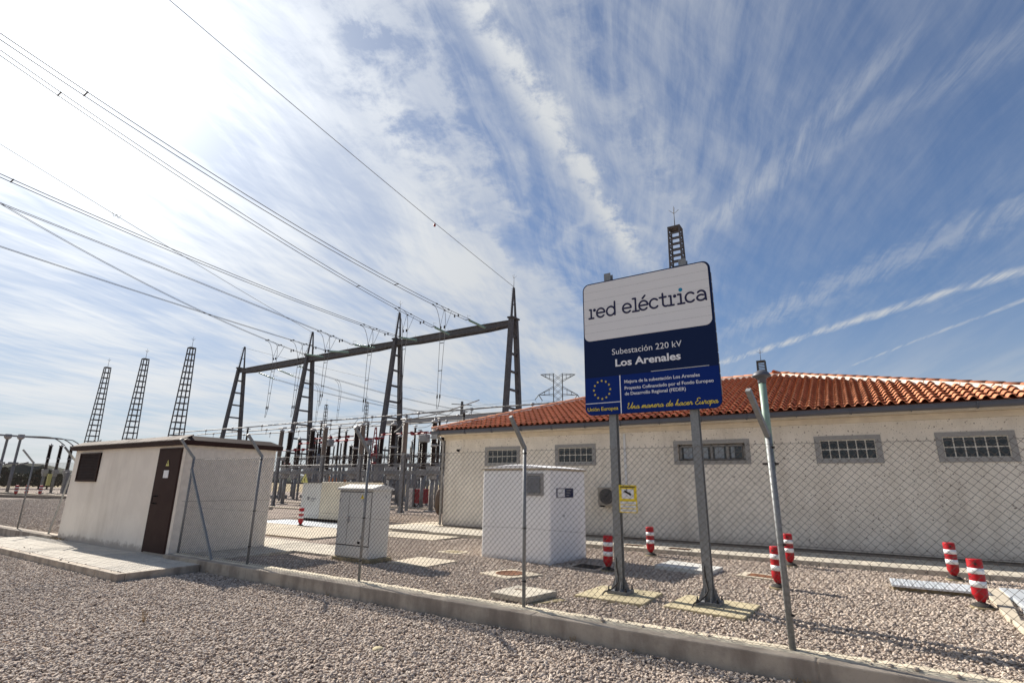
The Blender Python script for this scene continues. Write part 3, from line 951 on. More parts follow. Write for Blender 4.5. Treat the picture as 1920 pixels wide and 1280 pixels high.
# ------------------------------------------------------------------ control building
BX0, BX1, BY = -14.3, 4.6, 17.2
bld = thing('control_building', 'long single-storey speckled cream building with orange tiled roof and glass block windows', 'building', (-5, 20, 0))
WINS = [(-12.12, -10.77, 'g'), (-8.99, -7.66, 'g'), (-4.69, -2.69, 'p'), (-0.73, 0.56, 'g'), (1.97, 3.23, 'g')]
WZ0, WZ1 = 2.54, 3.05
# front wall with openings, from blocks butted end to end
mb = MB()
D = 0.3
segs_x = [BX0]
for a, b, k in WINS: segs_x += [a, b]
segs_x.append(BX1)
mb.box(BX0, BX1, BY, BY + D, 0.16, WZ0)
mb.box(BX0, BX1, BY, BY + D, WZ1, 3.50)
for a, b in zip(segs_x[0::2], segs_x[1::2]):
    mb.box(a, b, BY, BY + D, WZ0, WZ1)
mb.box(BX0, BX0 + 0.3, BY + D, 30.4, 0.16, 3.50)
mb.box(BX1 - 0.3, BX1, BY + D, 30.4, 0.16, 3.50)
mb.box(BX0, BX1, 30.4, 30.7, 0.16, 3.50)
mb.build('wall', M_stucco, bld)
mb = MB(); mb.box(BX0 + 0.02, BX1 - 0.02, BY + 0.03, 30.6, -0.1, 0.159); mb.build('plinth', M_plinth, bld)
mb = MB(); mb.box(BX0 - 0.04, BX1 + 0.04, BY - 0.05, 30.75, 3.502, 3.66); mb.build('cornice', M_band, bld, 0.015)
mb = MB(); mb.box(BX0 - 0.28, BX1 + 0.28, 16.74, 31.1, 3.661, 3.74); mb.build('soffit', M_band, bld)
# windows
gb = MB(); gb.box(0, 0.196, 0, 0.06, 0, 0.218)
gbm = gb.mesh('glass_block', M_glassb)
for a, b, kind in WINS:
    fr = MB()
    w_, z_ = 0.135, 0.115
    fr.box(a - w_, b + w_, BY - 0.022, BY - 0.001, WZ1, WZ1 + z_)
    fr.box(a - w_, b + w_, BY - 0.022, BY - 0.001, WZ0 - z_, WZ0)
    fr.box(a - w_, a, BY - 0.022, BY - 0.001, WZ0, WZ1)
    fr.box(b, b + w_, BY - 0.022, BY - 0.001, WZ0, WZ1)
    wn = fr.build('window', M_frame, bld, 0.003)
    if kind == 'g':
        mb = MB(); mb.box(a, b, BY + 0.022, BY + 0.10, WZ0, WZ1); mb.build('grout', M_grout, wn)
        cw = (b - a - 0.02) / 6
        for i in range(6):
            for j in range(2):
                o = share('glass_block', gbm, wn, (a + 0.023 + i * cw + 5, BY + 0.010 - 20, WZ0 + 0.022 + j * 0.245), None, ((cw - 0.028) / 0.196, 1, 1))
    else:
        mb = MB(); mb.box(a, b, BY + 0.16, BY + 0.20, WZ0, WZ1)
        mb.build('back_panel', M_plinth, wn)
        ww = (b - a - 0.1) / 4
        for i in range(4):
            x0 = a + 0.08 + i * ww
            q = MB(); q.box(x0 + 0.02, x0 + ww - 0.09, BY + 0.13, BY + 0.145, WZ0 + 0.07, WZ1 - 0.09); q.build('pane', M_pane, wn)
            q = MB(); q.box(x0 + 0.07, x0 + ww - (0.14 if i != 3 else 0.3), BY + 0.126, BY + 0.1295, WZ0 + 0.075, WZ1 - 0.10); q.build('blind', M_curt, wn)
        q = MB()
        for i in range(5):
            x0 = a + i * ww + 0.02
            q.box(x0 + 0.0, x0 + 0.07, BY + 0.10, BY + 0.125, WZ0 + 0.03, WZ1 - 0.03)
        q.box(a, b, BY + 0.10, BY + 0.125, WZ1 - 0.075, WZ1 - 0.031)
        q.build('sash', M_frame, wn)
        q = MB()
        for i in range(9):
            x0 = a + 0.10 + i * (b - a - 0.2) / 8
            q.tube([(x0, BY + 0.04, WZ0), (x0, BY + 0.04, WZ1)], 0.008, 6)
        for z in (WZ0 + 0.04, (WZ0 + WZ1) / 2, WZ1 - 0.09):
            q.tube([(a, BY + 0.03, z), (b, BY + 0.03, z)], 0.008, 6)
        q.build('grille', M_galv, wn)
        q = MB(); q.box(a - 0.1, b + 0.1, BY - 0.05, BY + 0.1, WZ0 - 0.035, WZ0 - 0.003); q.build('sill', M_frame, wn, 0.004)
# roof
EZ, EY, PITCH, XL, XRr, RY = 3.85, 16.70, 0.335, -14.6, 4.9, 23.7
RZ = EZ + PITCH * (RY - EY)
EYb = 2 * RY - EY
mb = MB()
A = (XL, EY, EZ); Bc = (XRr, EY, EZ); Cc = (XRr, EYb, EZ); Dd = (XL, EYb, EZ); E1 = (XL + 7, RY, RZ); E2 = (XRr - 7, RY, RZ)
lo_ = lambda p: (p[0], p[1], p[2] - 0.10)
mb.add([A, Bc, Cc, Dd, E1, E2, lo_(A), lo_(Bc), lo_(Cc), lo_(Dd)], [(0, 1, 5, 4), (1, 2, 5), (2, 3, 4, 5), (3, 0, 4), (6, 7, 1, 0), (7, 8, 2, 1), (8, 9, 3, 2), (9, 6, 0, 3), (9, 8, 7, 6)])
M_under = mat('shaded underlay terracotta', (0.34, 0.14, 0.08), 0.9)
roof = mb.build('roof', M_under, bld)
# S-shaped tile: flat pan and raised roll
TP, TL = 0.2349, 0.375


def tile_mesh():
    ln = TL + 0.05
    prof = []
    for i in range(9):
        t = i / 8
        prof.append((-0.078 + 0.156 * t, 0.006 + 0.078 * math.sin(PI * t) ** 0.85))
    pan = [(0.094, 0.000), (0.110, -0.004), (0.135, -0.003), (0.16, 0.010)]
    P_ = prof + pan
    mbt = MB()
    n = len(P_)
    v = []
    for yy, lift, nar in ((-0.03, 0.054, 1.05), (ln - 0.03, 0.000, 0.84)):
        for x, z in P_:
            v.append((x * (nar if x < 0.08 else 1), yy, z + lift))
    f = [(i, i + 1, n + i + 1, n + i) for i in range(n - 1)]
    mbt.add(v, f, True)
    # the cut front edge
    v = []
    for dz in (0.0, -0.013):
        for x, z in P_:
            v.append((x * (1.05 if x < 0.08 else 1) * (1 if dz == 0 else 0.9), -0.031, z + 0.054 + dz))
    mbt.add(v, [(i, n + i, n + i + 1, i + 1) for i in range(n - 1)], False)
    return mbt


def slope_tile_positions():
    out = []
    nrow = int(7.0 * math.sqrt(1 + PITCH ** 2) / TL) + 1
    cs = 1 / math.sqrt(1 + PITCH ** 2)
    for r in range(nrow):
        y = EY + r * TL * cs
        ins = (y - EY) + 0.10
        ncol = int((XRr - XL) / TP)
        for c in range(ncol + 1):
            x = XL + 0.12 + c * TP
            if x < XL + ins or x > XRr - ins or y > RY - 0.1: continue
            out.append((r, x, y, EZ + PITCH * (y - EY)))
    return out


tmesh = tile_mesh().mesh('roof_tile', M_tile)
tilt = math.atan(PITCH)
pos = slope_tile_positions()
near = sorted(pos, key=lambda p: (p[1]) ** 2 + p[2] ** 2 + (0 if p[1] > -14 else 50))
near = sorted(pos, key=lambda p: (p[0] >= 3, p[1] ** 2 + p[2] ** 2))[:270]
ns = set(near)
rl = bld.location
for p in near:
    share('roof_tile', tmesh, roof, (p[1] + rnd.uniform(-.006, .006) - rl.x, p[2] + rnd.uniform(-.012, .012) - rl.y, p[3] - rl.z + rnd.uniform(-.003, .003)), (tilt + rnd.uniform(-.012, .012), rnd.uniform(-.02, .02), rnd.uniform(-.02, .02)))
mb = MB()
base = tile_mesh()


def lay(mb, base, p, rot):
    vs_ = [rot @ Vector(q) + Vector(p) for q in base.v]
    mb.add(vs_, base.f, True)


for p in pos:
    if p in ns: continue
    rot = Matrix.Rotation(rnd.uniform(-.02, .02), 3, 'Z') @ Matrix.Rotation(tilt + rnd.uniform(-.01, .01), 3, 'X')
    lay(mb, base, (p[1] + rnd.uniform(-.006, .006), p[2] + rnd.uniform(-.01, .01), p[3] + rnd.uniform(-.003, .003)), rot)
# the left and right slopes, seen only from the side
for side in (0, 1):
    nrow = int(7.0 * math.sqrt(1 + PITCH ** 2) / TL)
    for r in range(nrow):
        dd = r * TL / math.sqrt(1 + PITCH ** 2)
        y = EY + dd + 0.2
        while y < EYb - dd - 0.15:
            xx = XL + dd if side == 0 else XRr - dd
            rz = -PI / 2 if side == 0 else PI / 2
            rot = Matrix.Rotation(rz, 3, 'Z') @ Matrix.Rotation(tilt, 3, 'X')
            lay(mb, base, (xx, y, EZ + PITCH * dd), rot)
            y += TP
o = mb.build('roof_tiles', M_tile, roof); o['kind'] = 'stuff'
# hip and ridge tiles bedded in white mortar


def ridge_line(a, b, nm='ridge_tile'):
    a = Vector(a); b = Vector(b)
    d = (b - a); L = d.length; d.normalize()
    n = int(L / 0.40)
    x = d.cross(Vector((0, 0, 1))).normalized(); z = x.cross(d)
    mbt = MB()
    for yy, rr in ((-0.03, 0.125), (0.42, 0.105)):
        for k in range(9):
            t = PI * k / 8
            mbt.v.append((math.cos(t) * rr, yy, math.sin(t) * rr * 0.8))
        for k in range(9):
            t = PI * k / 8
            mbt.v.append((math.cos(t) * (rr - 0.015), yy, math.sin(t) * (rr - 0.015) * 0.8))
    for k in range(8):
        mbt.f += [[k, k + 1, 18 + k + 1, 18 + k], [k, 9 + k, 9 + k + 1, k + 1]]; mbt.sm += [True, False]
    me = mbt.mesh(nm, M_tile)
    mtx = Matrix((x, d, z)).transposed().to_4x4()
    for i in range(n + 1):
        p = a + d * (i * L / n * 0.99) + z * 0.085
        o = bpy.data.objects.new(nm, me); C.objects.link(o); o.parent = roof
        m4 = mtx @ Matrix.Rotation(rnd.uniform(-.03, .03), 4, 'X')
        m4.translation = p - rl
        o.matrix_local = m4
    mo = MB()
    q = [a - x * 0.185 - z * 0.02, a - x * 0.12 + z * 0.105, a + x * 0.12 + z * 0.105, a + x * 0.185 - z * 0.02]
    v = [p for p in q] + [p + d * L for p in q]
    mo.add([tuple(p) for p in v], [(0, 1, 5, 4), (1, 2, 6, 5), (2, 3, 7, 6), (0, 3, 2, 1), (4, 5, 6, 7)])
    mo.build('ridge_mortar', mat('white mortar', (0.72, 0.66, 0.58), 0.9, col2=(0.6, 0.52, 0.44), nscale=10), roof)


ridge_line(A, E1); ridge_line(Bc, E2); ridge_line(E1, E2); ridge_line(Dd, E1); ridge_line(Cc, E2)
# gutter with brackets
gt = MB()
gp = [(16.62, 3.83), (16.615, 3.74), (16.64, 3.70), (16.70, 3.69), (16.745, 3.71), (16.75, 3.85)]
v = [(XL - 0.02, y, z) for y, z in gp] + [(XRr + 0.02, y, z) for y, z in gp]
n = len(gp)
gt.add(v, [(i, i + 1, n + i + 1, n + i) for i in range(n - 1)], False)
gt.box(XL - 0.02, XRr + 0.02, 16.605, 16.622, 3.822, 3.838)
gu = gt.build('gutter', M_gutter, bld)
g2 = MB()
x = XL + 0.4
while x < XRr:
    g2.box(x, x + 0.03, 16.598, 16.612, 3.70, 3.835); g2.box(x + 0.005, x + 0.025, 16.605, 16.76, 3.672, 3.69)
    x += 1.3
g2.build('gutter_brackets', M_gutter, gu)
mb = MB(); mb.box(XL, XRr, 16.755, 16.775, 3.66, 3.84); mb.build('fascia', M_gutters, bld)
mb = MB(); mb.box(XL - 0.01, XL + 0.3, 16.64, 16.73, 3.52, 3.70); mb.build('gutter_end', M_zinc, bld)
mb = MB(); mb.tube([(BX0 - 0.06, 16.70, 3.72), (BX0 - 0.06, 16.75, 3.6), (BX0 - 0.05, 17.12, 3.42), (BX0 - 0.05, 17.13, 0.15)], 0.05, 10)
mb.build('downpipe', M_zinc, bld)
mb = MB(); mb.box(-6.50, -6.42, 17.165, 17.199, 1.76, 3.46); mb.build('conduit', mat('white conduit', (0.62, 0.63, 0.64), 0.5), bld, 0.005)
# air conditioner
ac = thing('air_conditioner', 'small grey air conditioner outdoor unit on the building wall behind the left sign post', 'air conditioner', (-6.95, 16.95, 1.05))
mb = MB(); mb.box(-7.36, -6.60, 16.86, 17.12, 1.12, 1.70); mb.build('casing', mat('aged beige casing', (0.28, 0.255, 0.22), 0.6), ac, 0.02)
mb = MB(); mb.lathe([(0.235, 0), (0.245, 0.012), (0.20, 0.014)], (-7.05, 16.86, 1.41), 24, axis=(0, -1, 0)); mb.build('fan_opening', M_black, ac)
mb = MB()
for k in range(6):
    rr = 0.04 + 0.036 * k
    mb.tube([(-7.05 + rr * math.cos(t * PI / 10), 16.838, 1.41 + rr * math.sin(t * PI / 10)) for t in range(21)], 0.005, 4, cap=False)
mb.build('fan_grille', M_zinc, ac)
mb = MB(); mb.box(-7.3, -7.25, 16.86, 17.19, 1.07, 1.115); mb.box(-6.72, -6.67, 16.86, 17.19, 1.07, 1.115); mb.build('bracket', M_rubber, ac)
# wall camera
wc = thing('wall_camera', 'small black camera on the building wall near its left corner', 'camera', (-13.51, 17.12, 3.08))
mb = MB(); mb.tube([(-13.51, 17.19, 3.10), (-13.51, 17.08, 3.08)], 0.02, 8); mb.build('arm', M_rubber, wc)
mb = MB(); mb.tube([(-13.56, 17.08, 3.07), (-13.43, 17.0, 3.04)], 0.045, 10); mb.build('housing', M_black, wc)

# pavement along the building with its kerb
mb = MB(); mb.box(-15.6, 9.0, 15.0, 17.22, -0.1, 0.12); struct('building_pavement', mb, M_conc)
mb = MB(); mb.box(BX0, BX1, 16.72, 17.195, 0.05, 0.126); struct('wall_drain_strip', mb, M_plinth)
kb = thing('pavement_kerb', 'pale concrete kerb edging the pavement along the tiled building', 'kerb', (-4, 14.85, 0))
x = -12.9
while x < 9.0:
    mb = MB(); mb.box(x + 0.004, x + 0.99, 14.78, 14.995, -0.1, 0.125); mb.build('kerb_section', M_conc, kb, 0.012)
    x += 0.994
# dark drain grates in the pavement
for i, (x, y) in enumerate(((-5.6, 15.3), (-4.3, 15.25))):
    gr = thing('drain_grate', ('left' if i == 0 else 'right') + ' of two dark drain grates in the pavement along the building', 'drain grate', (x, y, 0.12), 'drain grates in the pavement')
    mb = MB(); mb.box(x - 0.28, x + 0.28, y - 0.14, y + 0.14, 0.121, 0.126); mb.build('pit', M_black, gr)
    for k in range(9):
        q = MB(); q.box(x - 0.26 + k * 0.063, x - 0.235 + k * 0.063, y - 0.13, y + 0.13, 0.127, 0.134); q.build('bar', M_rust, gr)

# ------------------------------------------------------------------ name board
SY = 8.74
sg = thing('substation_sign', 'large white and navy name board of the substation on two steel posts', 'sign', (-2.8, 8.8, 0))
SX0, SX1, SZ0, SZ1 = -4.0, -1.63, 2.97, 5.50


def rrect(x0, x1, z0, z1, r, n=6, corners=(1, 1, 1, 1)):
    out = []
    cs = [((x1 - r, z1 - r), 0, corners[0], (x1, z1)), ((x0 + r, z1 - r), 90, corners[1], (x0, z1)), ((x0 + r, z0 + r), 180, corners[2], (x0, z0)), ((x1 - r, z0 + r), 270, corners[3], (x1, z0))]
    for (cx, cz), a, on, pt in cs:
        if on:
            out += [(cx + r * math.cos(R(a + 90 * i / n)), cz + r * math.sin(R(a + 90 * i / n))) for i in range(n + 1)]
        else:
            out.append(pt)
    return out


mb = MB(); mb.prism(rrect(SX0, SX1, SZ0, SZ1, 0.13), SY, SY + 0.03); bd = mb.build('board', M_navy, sg)
nsl = 14
hs = (SZ1 - SZ0 - 0.06) / nsl
mb = MB()
for i in range(nsl):
    z = SZ0 + 0.03 + i * hs
    mb.box(SX0 + 0.06, SX1 - 0.02 + (0.024 if 0 < i < nsl - 1 else -0.06), SY + 0.031, SY + 0.06, z + 0.012, z + hs - 0.012)
mb.build('back_slats', M_zinc, bd)
# white field split in the aluminium slats that it is printed on
W0, W1 = 4.355, 5.482
nw = 7; hw = (W1 - W0) / nw
for i in range(nw):
    z0 = W0 + i * hw; z1 = z0 + hw - 0.0025
    c = (i == nw - 1, i == nw - 1, i == 0, i == 0)
    mb = MB(); mb.prism(rrect(SX0 + 0.02, SX1 - 0.035, z0, z1, 0.115, 6, c), SY - 0.004, SY - 0.001)
    mb.build('white_panel', M_swhite, sg)
mb = MB(); mb.prism(rrect(SX0 + 0.004, SX1 - 0.004, SZ0 + 0.004, 3.655, 0.126, 6, (0, 0, 1, 1)), SY - 0.004, SY - 0.001)
mb.build('blue_panel', M_blue, sg)
yt = SY - 0.008
mb = MB(); mb.box(-3.325, -3.308, yt, SY - 0.0045, SZ0 + 0.006, 3.655); mb.box(SX0 + 0.005, -3.326, yt, SY - 0.0045, 3.178, 3.19); mb.box(-2.75, -1.78, yt, SY - 0.001, 3.664, 3.671)
mb.build('dividing_lines', M_tw, sg)
# logo word, drawn with round-ended strokes
XH, WD = 0.172, 0.037
ZB = 4.80


def gl(ch):
    k = XH
    e = [[(0.04, .52), (0.98, .52)], arc(.5, .5, .5, .5, 4, 318, 18)]
    d = {'r': [[(0.30, 0), (0.30, 1)], [(0.04, 0), (0.58, 0)], [(0.12, 1), (0.30, 1)]],
         'e': e, 'é': e + [[(.42, 1.28), (.72, 1.56)]],
         'd': [arc(.5, .5, .5, .5, 0, 360, 20), [(1.0, 0.02), (1.0, 1.5)]],
         'l': [[(0.36, 0), (0.36, 1.42)], [(0.02, 0), (0.72, 0)], [(0.06, 1.42), (0.36, 1.42)]],
         'c': [arc(.5, .5, .5, .5, 42, 318, 16)],
         't': [[(0.36, 1.40), (0.36, 0.28)] + arc(.66, .28, .30, .28, 180, 300, 6), [(0.04, 1.0), (0.70, 1.0)]],
         'i': [[(0.34, 0), (0.34, 1)], [(0.02, 0), (0.68, 0)], [(0.06, 1), (0.34, 1)]],
         'a': [arc(.46, .62, .42, .38, 140, 20, 6) + [(0.90, .5), (.90, .2), (.94, 0)], arc(.44, .29, .42, .29, 55, 330, 14)]}
    return d[ch]


lx = [('r', -3.885), ('e', -3.72), ('d', -3.52), ('e', -3.205), ('l', -3.022), ('é', -2.895), ('c', -2.70), ('t', -2.525), ('r', -2.372), ('i', -2.208), ('c', -2.07), ('a', -1.882)]
mb = MB()
for ch, x0 in lx:
    for st in gl(ch):
        kx = XH * (0.93 if ch in 'eécda' else 1.0)
        stroke(mb, [(x0 + a * kx, ZB + b * XH) for a, b in st], WD * 0.95, SY - 0.006)
    if ch == 'r':
        mb.lathe([(0.030, 0), (0.030, 0.004)], (x0 + 0.70 * XH, SY - 0.004, ZB + 0.90 * XH), 16, axis=(0, -1, 0))
mb.build('lettering', M_ink, sg, label='words "red eléctrica" in dark navy')
mb = MB(); mb.lathe([(0.034, 0), (0.034, 0.004)], (-2.208 + 0.36 * XH, SY - 0.004, ZB + 1.47 * XH), 18, axis=(0, -1, 0)); mb.build('letter_dot', M_cyan, sg)
put_text('Subestación 220 kV', -3.445, -2.195, 4.045, 4.15, SY - 0.004, M_tw, sg, bold=-0.004, label='words "Subestación 220 kV" in white')
put_text('Los Arenales', -3.39, -2.225, 3.825, 3.955, SY - 0.004, M_tw, sg, bold=0.024, label='words "Los Arenales" in bold white')
put_text('Mejora de la subestación Los Arenales', -3.235, -1.94, 3.502, 3.558, yt, M_tw, sg, bold=0.008, label='line "Mejora de la subestación Los Arenales"')
put_text('Proyecto Cofinanciado por el Fondo Europeo', -3.235, -1.73, 3.388, 3.444, yt, M_tw, sg, bold=0.008, label='line "Proyecto Cofinanciado por el Fondo Europeo"')
put_text('de Desarrollo Regional (FEDER)', -3.235, -2.18, 3.288, 3.344, yt, M_tw, sg, bold=0.008, label='line "de Desarrollo Regional (FEDER)"')
put_text('Unión Europea', -3.955, -3.37, 3.045, 3.11, yt, M_ty, sg, bold=0.008, label='words "Unión Europea" in yellow')


def star(cx, cz, r):
    return [(cx + (r if i % 2 == 0 else r * 0.4) * math.sin(PI * i / 5), cz + (r if i % 2 == 0 else r * 0.4) * math.cos(PI * i / 5)) for i in range(10)]


for i in range(12):
    a = 2 * PI * i / 12
    mb = MB(); mb.prism(star(-3.665 + 0.158 * math.sin(a), 3.422 + 0.165 * math.cos(a), 0.026), yt, SY - 0.0045)
    mb.build('star', M_ty, sg)
# brush-script line
SC = {'U': ([(0.05, .95), (.18, 1.2), (.22, .9), (.12, .35), (.25, .03), (.5, .2), (.68, .8), (.78, 1.25), (.70, .6), (.72, .1), (.9, .12)], .85),
      'n': ([(0, .1), (.10, .55), (.08, .02), (.22, .5), (.34, .52), (.33, .1), (.45, .05), (.55, .25)], .52),
      'a': ([(.42, .5), (.2, .52), (.05, .2), (.15, .02), (.35, .2), (.44, .52), (.40, .12), (.5, .04), (.6, .25)], .58),
      'm': ([(0, .1), (.10, .55), (.08, .02), (.22, .5), (.32, .5), (.30, .02), (.44, .5), (.54, .5), (.54, .1), (.64, .05), (.74, .25)], .70),
      'e': ([(0, .22), (.2, .28), (.32, .45), (.22, .56), (.07, .38), (.08, .1), (.24, .02), (.42, .22)], .42),
      'r': ([(0, .1), (.10, .62), (.14, .5), (.3, .54), (.26, .2), (.34, .05), (.46, .22)], .44),
      'd': ([(.42, .5), (.2, .52), (.05, .2), (.15, .02), (.35, .2), (.56, 1.15), (.42, .15), (.5, .04), (.62, .25)], .60),
      'h': ([(0, .2), (.26, .9), (.30, 1.15), (.2, .95), (.08, .02), (.22, .46), (.34, .5), (.33, .1), (.45, .05), (.55, .25)], .54),
      'c': ([(.38, .45), (.22, .56), (.06, .3), (.10, .06), (.26, .03), (.42, .24)], .42),
      'E': ([(.62, 1.05), (.42, 1.18), (.2, 1.0), (.36, .68), (.22, .62), (.04, .3), (.18, .02), (.46, .05), (.6, .25)], .62),
      'u': ([(.05, .5), (.03, .12), (.14, .03), (.30, .2), (.38, .52), (.36, .1), (.46, .04), (.56, .25)], .54),
      'o': ([(.3, .52), (.1, .45), (.04, .15), (.2, .02), (.38, .25), (.3, .52), (.45, .42)], .44),
      'p': ([(.06, .5), (.10, .55), (.0, -.45), (.12, .3), (.28, .55), (.4, .35), (.28, .06), (.12, .08)], .46)}
mb = MB()
cur = 0; runs = []
for ch in 'Una manera de hacer Europa':
    if ch == ' ':
        cur += 0.32; continue
    pts, adv = SC[ch]
    runs.append([(cur + x + 0.18 * z, z) for x, z in pts]); cur += adv
kx = (-1.70 + 3.22) / cur
for pts in runs:
    q = catmull([(a * kx - 3.215, 0, 3.045 + b * 0.088) for a, b in pts], 3)
    stroke(mb, [(p.x, p.z) for p in q], 0.0125, yt + 0.002, 0.002)
mb.build('lettering', M_ty, sg, label='line "Una manera de hacer Europa" in yellow script')
# posts: rolled steel I sections


def ibeam(mb, x, y, z0, z1, w=0.125, dpt=0.125, t=0.012):
    mb.box(x - w / 2, x + w / 2, y - dpt / 2, y - dpt / 2 + t, z0, z1)
    mb.box(x - w / 2, x + w / 2, y + dpt / 2 - t, y + dpt / 2, z0, z1)
    mb.box(x - 0.005, x + 0.005, y - dpt / 2 + t, y + dpt / 2 - t, z0, z1)


for i, (x, zt) in enumerate(((-3.515, 5.68), (-2.10, 5.65))):
    mb = MB(); ibeam(mb, x, 8.875, 0.10, zt, 0.13, 0.13)
    po = mb.build('post', M_galv, sg)
    mb = MB(); mb.box(x - 0.17, x + 0.17, 8.705, 9.045, 0.056, 0.102)
    for s_ in (-1, 1):
        mb.add([(x + s_ * 0.067, 8.87, 0.102), (x + s_ * 0.165, 8.87, 0.102), (x + s_ * 0.067, 8.87, 0.34), (x + s_ * 0.067, 8.882, 0.102), (x + s_ * 0.165, 8.882, 0.102), (x + s_ * 0.067, 8.882, 0.34)],
               [(0, 1, 2), (3, 5, 4), (0, 3, 4, 1), (1, 4, 5, 2), (2, 5, 3, 0)])
    for s_ in (-1, 1):
        for t_ in (-0.045, 0.045):
            yb = 8.81 if s_ < 0 else 8.94
            mb.add([(x + t_, yb, 0.102), (x + t_, yb + s_ * 0.10, 0.102), (x + t_, yb, 0.30), (x + t_ + .01, yb, 0.102), (x + t_ + .01, yb + s_ * 0.10, 0.102), (x + t_ + .01, yb, 0.30)],
                   [(0, 1, 2), (3, 5, 4), (0, 3, 4, 1), (1, 4, 5, 2), (2, 5, 3, 0)])
    mb.build('base_plate', M_greycol, po)
    mb = MB()
    for s_ in (-1, 1):
        for t_ in (-1, 1):
            mb.tube([(x + s_ * 0.145, 8.875 + t_ * 0.145, 0.10), (x + s_ * 0.145, 8.875 + t_ * 0.145, 0.17)], 0.011, 6)
            mb.lathe([(0.022, 0), (0.022, 0.02)], (x + s_ * 0.145, 8.875 + t_ * 0.145, 0.102), 6)
    mb.build('anchor_bolts', M_rubber, po)
    mb = MB(); q = catmull([(x - 0.02, 8.80, 0.42), (x + 0.01, 8.76, 0.25), (x - 0.08, 8.66, 0.13), (x - 0.15, 8.56, 0.10), (x - 0.17, 8.50, 0.045)], 5)
    mb.tube(q, 0.011, 8); mb.tube([(x - 0.02, 8.80, 0.42), (x - 0.03, 8.80, 0.60)], 0.010, 6)
    mb.build('earth_cable', M_rubber, po)
for z in (3.2, 4.2, 5.2):
    mb = MB(); mb.box(-3.9, -1.75, SY + 0.061, SY + 0.069, z, z + 0.05); mb.build('mounting_rail', M_zinc, sg)


def pad(name, label, cat, pts, z1, m, z0=-0.06, bevel=0.012):
    mb = MB(); mb.slab(pts, z0, z1)
    return tag(mb.build(name, m, None, bevel), label, cat)


pad('concrete_pad', 'ochre concrete pad under the left sign post', 'pad', [(-4.08, 8.30), (-2.93, 8.26), (-2.95, 9.32), (-4.05, 9.36)], 0.055, M_pad)
pad('concrete_pad', 'ochre concrete pad under the right sign post', 'pad', [(-2.66, 8.38), (-1.52, 8.22), (-1.46, 9.28), (-2.58, 9.42)], 0.055, M_pad)
# CCTV notice on the left post
cn = thing('camera_notice', 'yellow video surveillance notice fixed to the left sign post', 'sign', (-3.27, 8.78, 1.5))
mb = MB(); mb.box(-3.435, -3.125, 8.775, 8.781, 1.32, 1.765); mb.build('plate', M_yellow, cn)
mb = MB(); mb.box(-3.385, -3.175, 8.770, 8.774, 1.545, 1.70); mb.build('white_field', M_swhite, cn)
for i, z in enumerate((1.335, 1.395, 1.455)):
    mb = MB(); mb.box(-3.42, -3.14, 8.770, 8.774, z, z + 0.045); mb.build('white_field', M_swhite, cn)
    q = MB(); q.box(-3.37 + i * .01, -3.19, 8.767, 8.7695, z + 0.019, z + 0.026); q.build('printed_line', M_zinc, cn)
put_text('ZONA VIDEOVIGILADA', -3.41, -3.15, 1.725, 1.745, 8.771, M_ink, cn, bold=0.02)
mb = MB()
mb.prism([(-3.345, 1.655), (-3.335, 1.685), (-3.235, 1.635), (-3.245, 1.605)], 8.766, 8.7695)
mb.prism([(-3.250, 1.598), (-3.237, 1.634), (-3.217, 1.622), (-3.230, 1.590)], 8.766, 8.7695)
mb.prism([(-3.30, 1.672), (-3.29, 1.668), (-3.29, 1.695), (-3.30, 1.695)], 8.766, 8.7695)
mb.build('camera_symbol', M_black, cn)

# ------------------------------------------------------------------ white kiosk
ki = thing('white_kiosk', 'tall smooth white equipment kiosk standing on the gravel behind the fence', 'kiosk', (-6.06, 11.15, 0))
KX0, KX1, KY0, KY1 = -8.12, -6.06, 11.15, 12.78
mb = MB(); mb.box(KX0, KX1, KY0, KY1, -0.1, 2.10); mb.build('body', M_white, ki, 0.035, )
mb = MB(); mb.box(KX0 - 0.03, KX1 + 0.03, KY0 - 0.03, KY1 + 0.03, 2.101, 2.135); mb.build('gasket', M_walk, ki, 0.01)
mb = MB()
n = 12
v = []
ex, ey = 0.06, 0.06
for j in range(n + 1):
    t = j / n
    x = KX0 - ex + (KX1 - KX0 + 2 * ex) * t
    h = 2.15 + 0.085 * math.sin(PI * t)
    for yy in (KY0 - ey, KY0 + 0.1, KY1 - 0.1, KY1 + ey):
        v.append((x, yy, h if yy in (KY0 + 0.1, KY1 - 0.1) else h - 0.02))
    for yy in (KY0 - ey, KY1 + ey):
        v.append((x, yy, 2.136))
f = []
for j in range(n):
    a = j * 6; b = (j + 1) * 6
    f += [(a, b, b + 1, a + 1), (a + 1, b + 1, b + 2, a + 2), (a + 2, b + 2, b + 3, a + 3), (a + 4, b + 4, b, a), (a + 3, b + 3, b + 5, a + 5), (a + 5, b + 5, b + 4, a + 4)]
f += [(4, 0, 1, 2, 3, 5), (n * 6 + 4, n * 6 + 5, n * 6 + 3, n * 6 + 2, n * 6 + 1, n * 6)]
mb.add(v, f, False); mb.build('lid', M_white, ki)
vt = MB(); vt.box(-6.78, -6.24, 11.125, 11.149, 1.50, 2.02)
vo = vt.build('vent_frame', M_frame, ki)
mb = MB(); mb.box(-6.70, -6.32, 11.118, 11.1245, 1.56, 1.95); mb.build('vent_backing', M_black, vo)
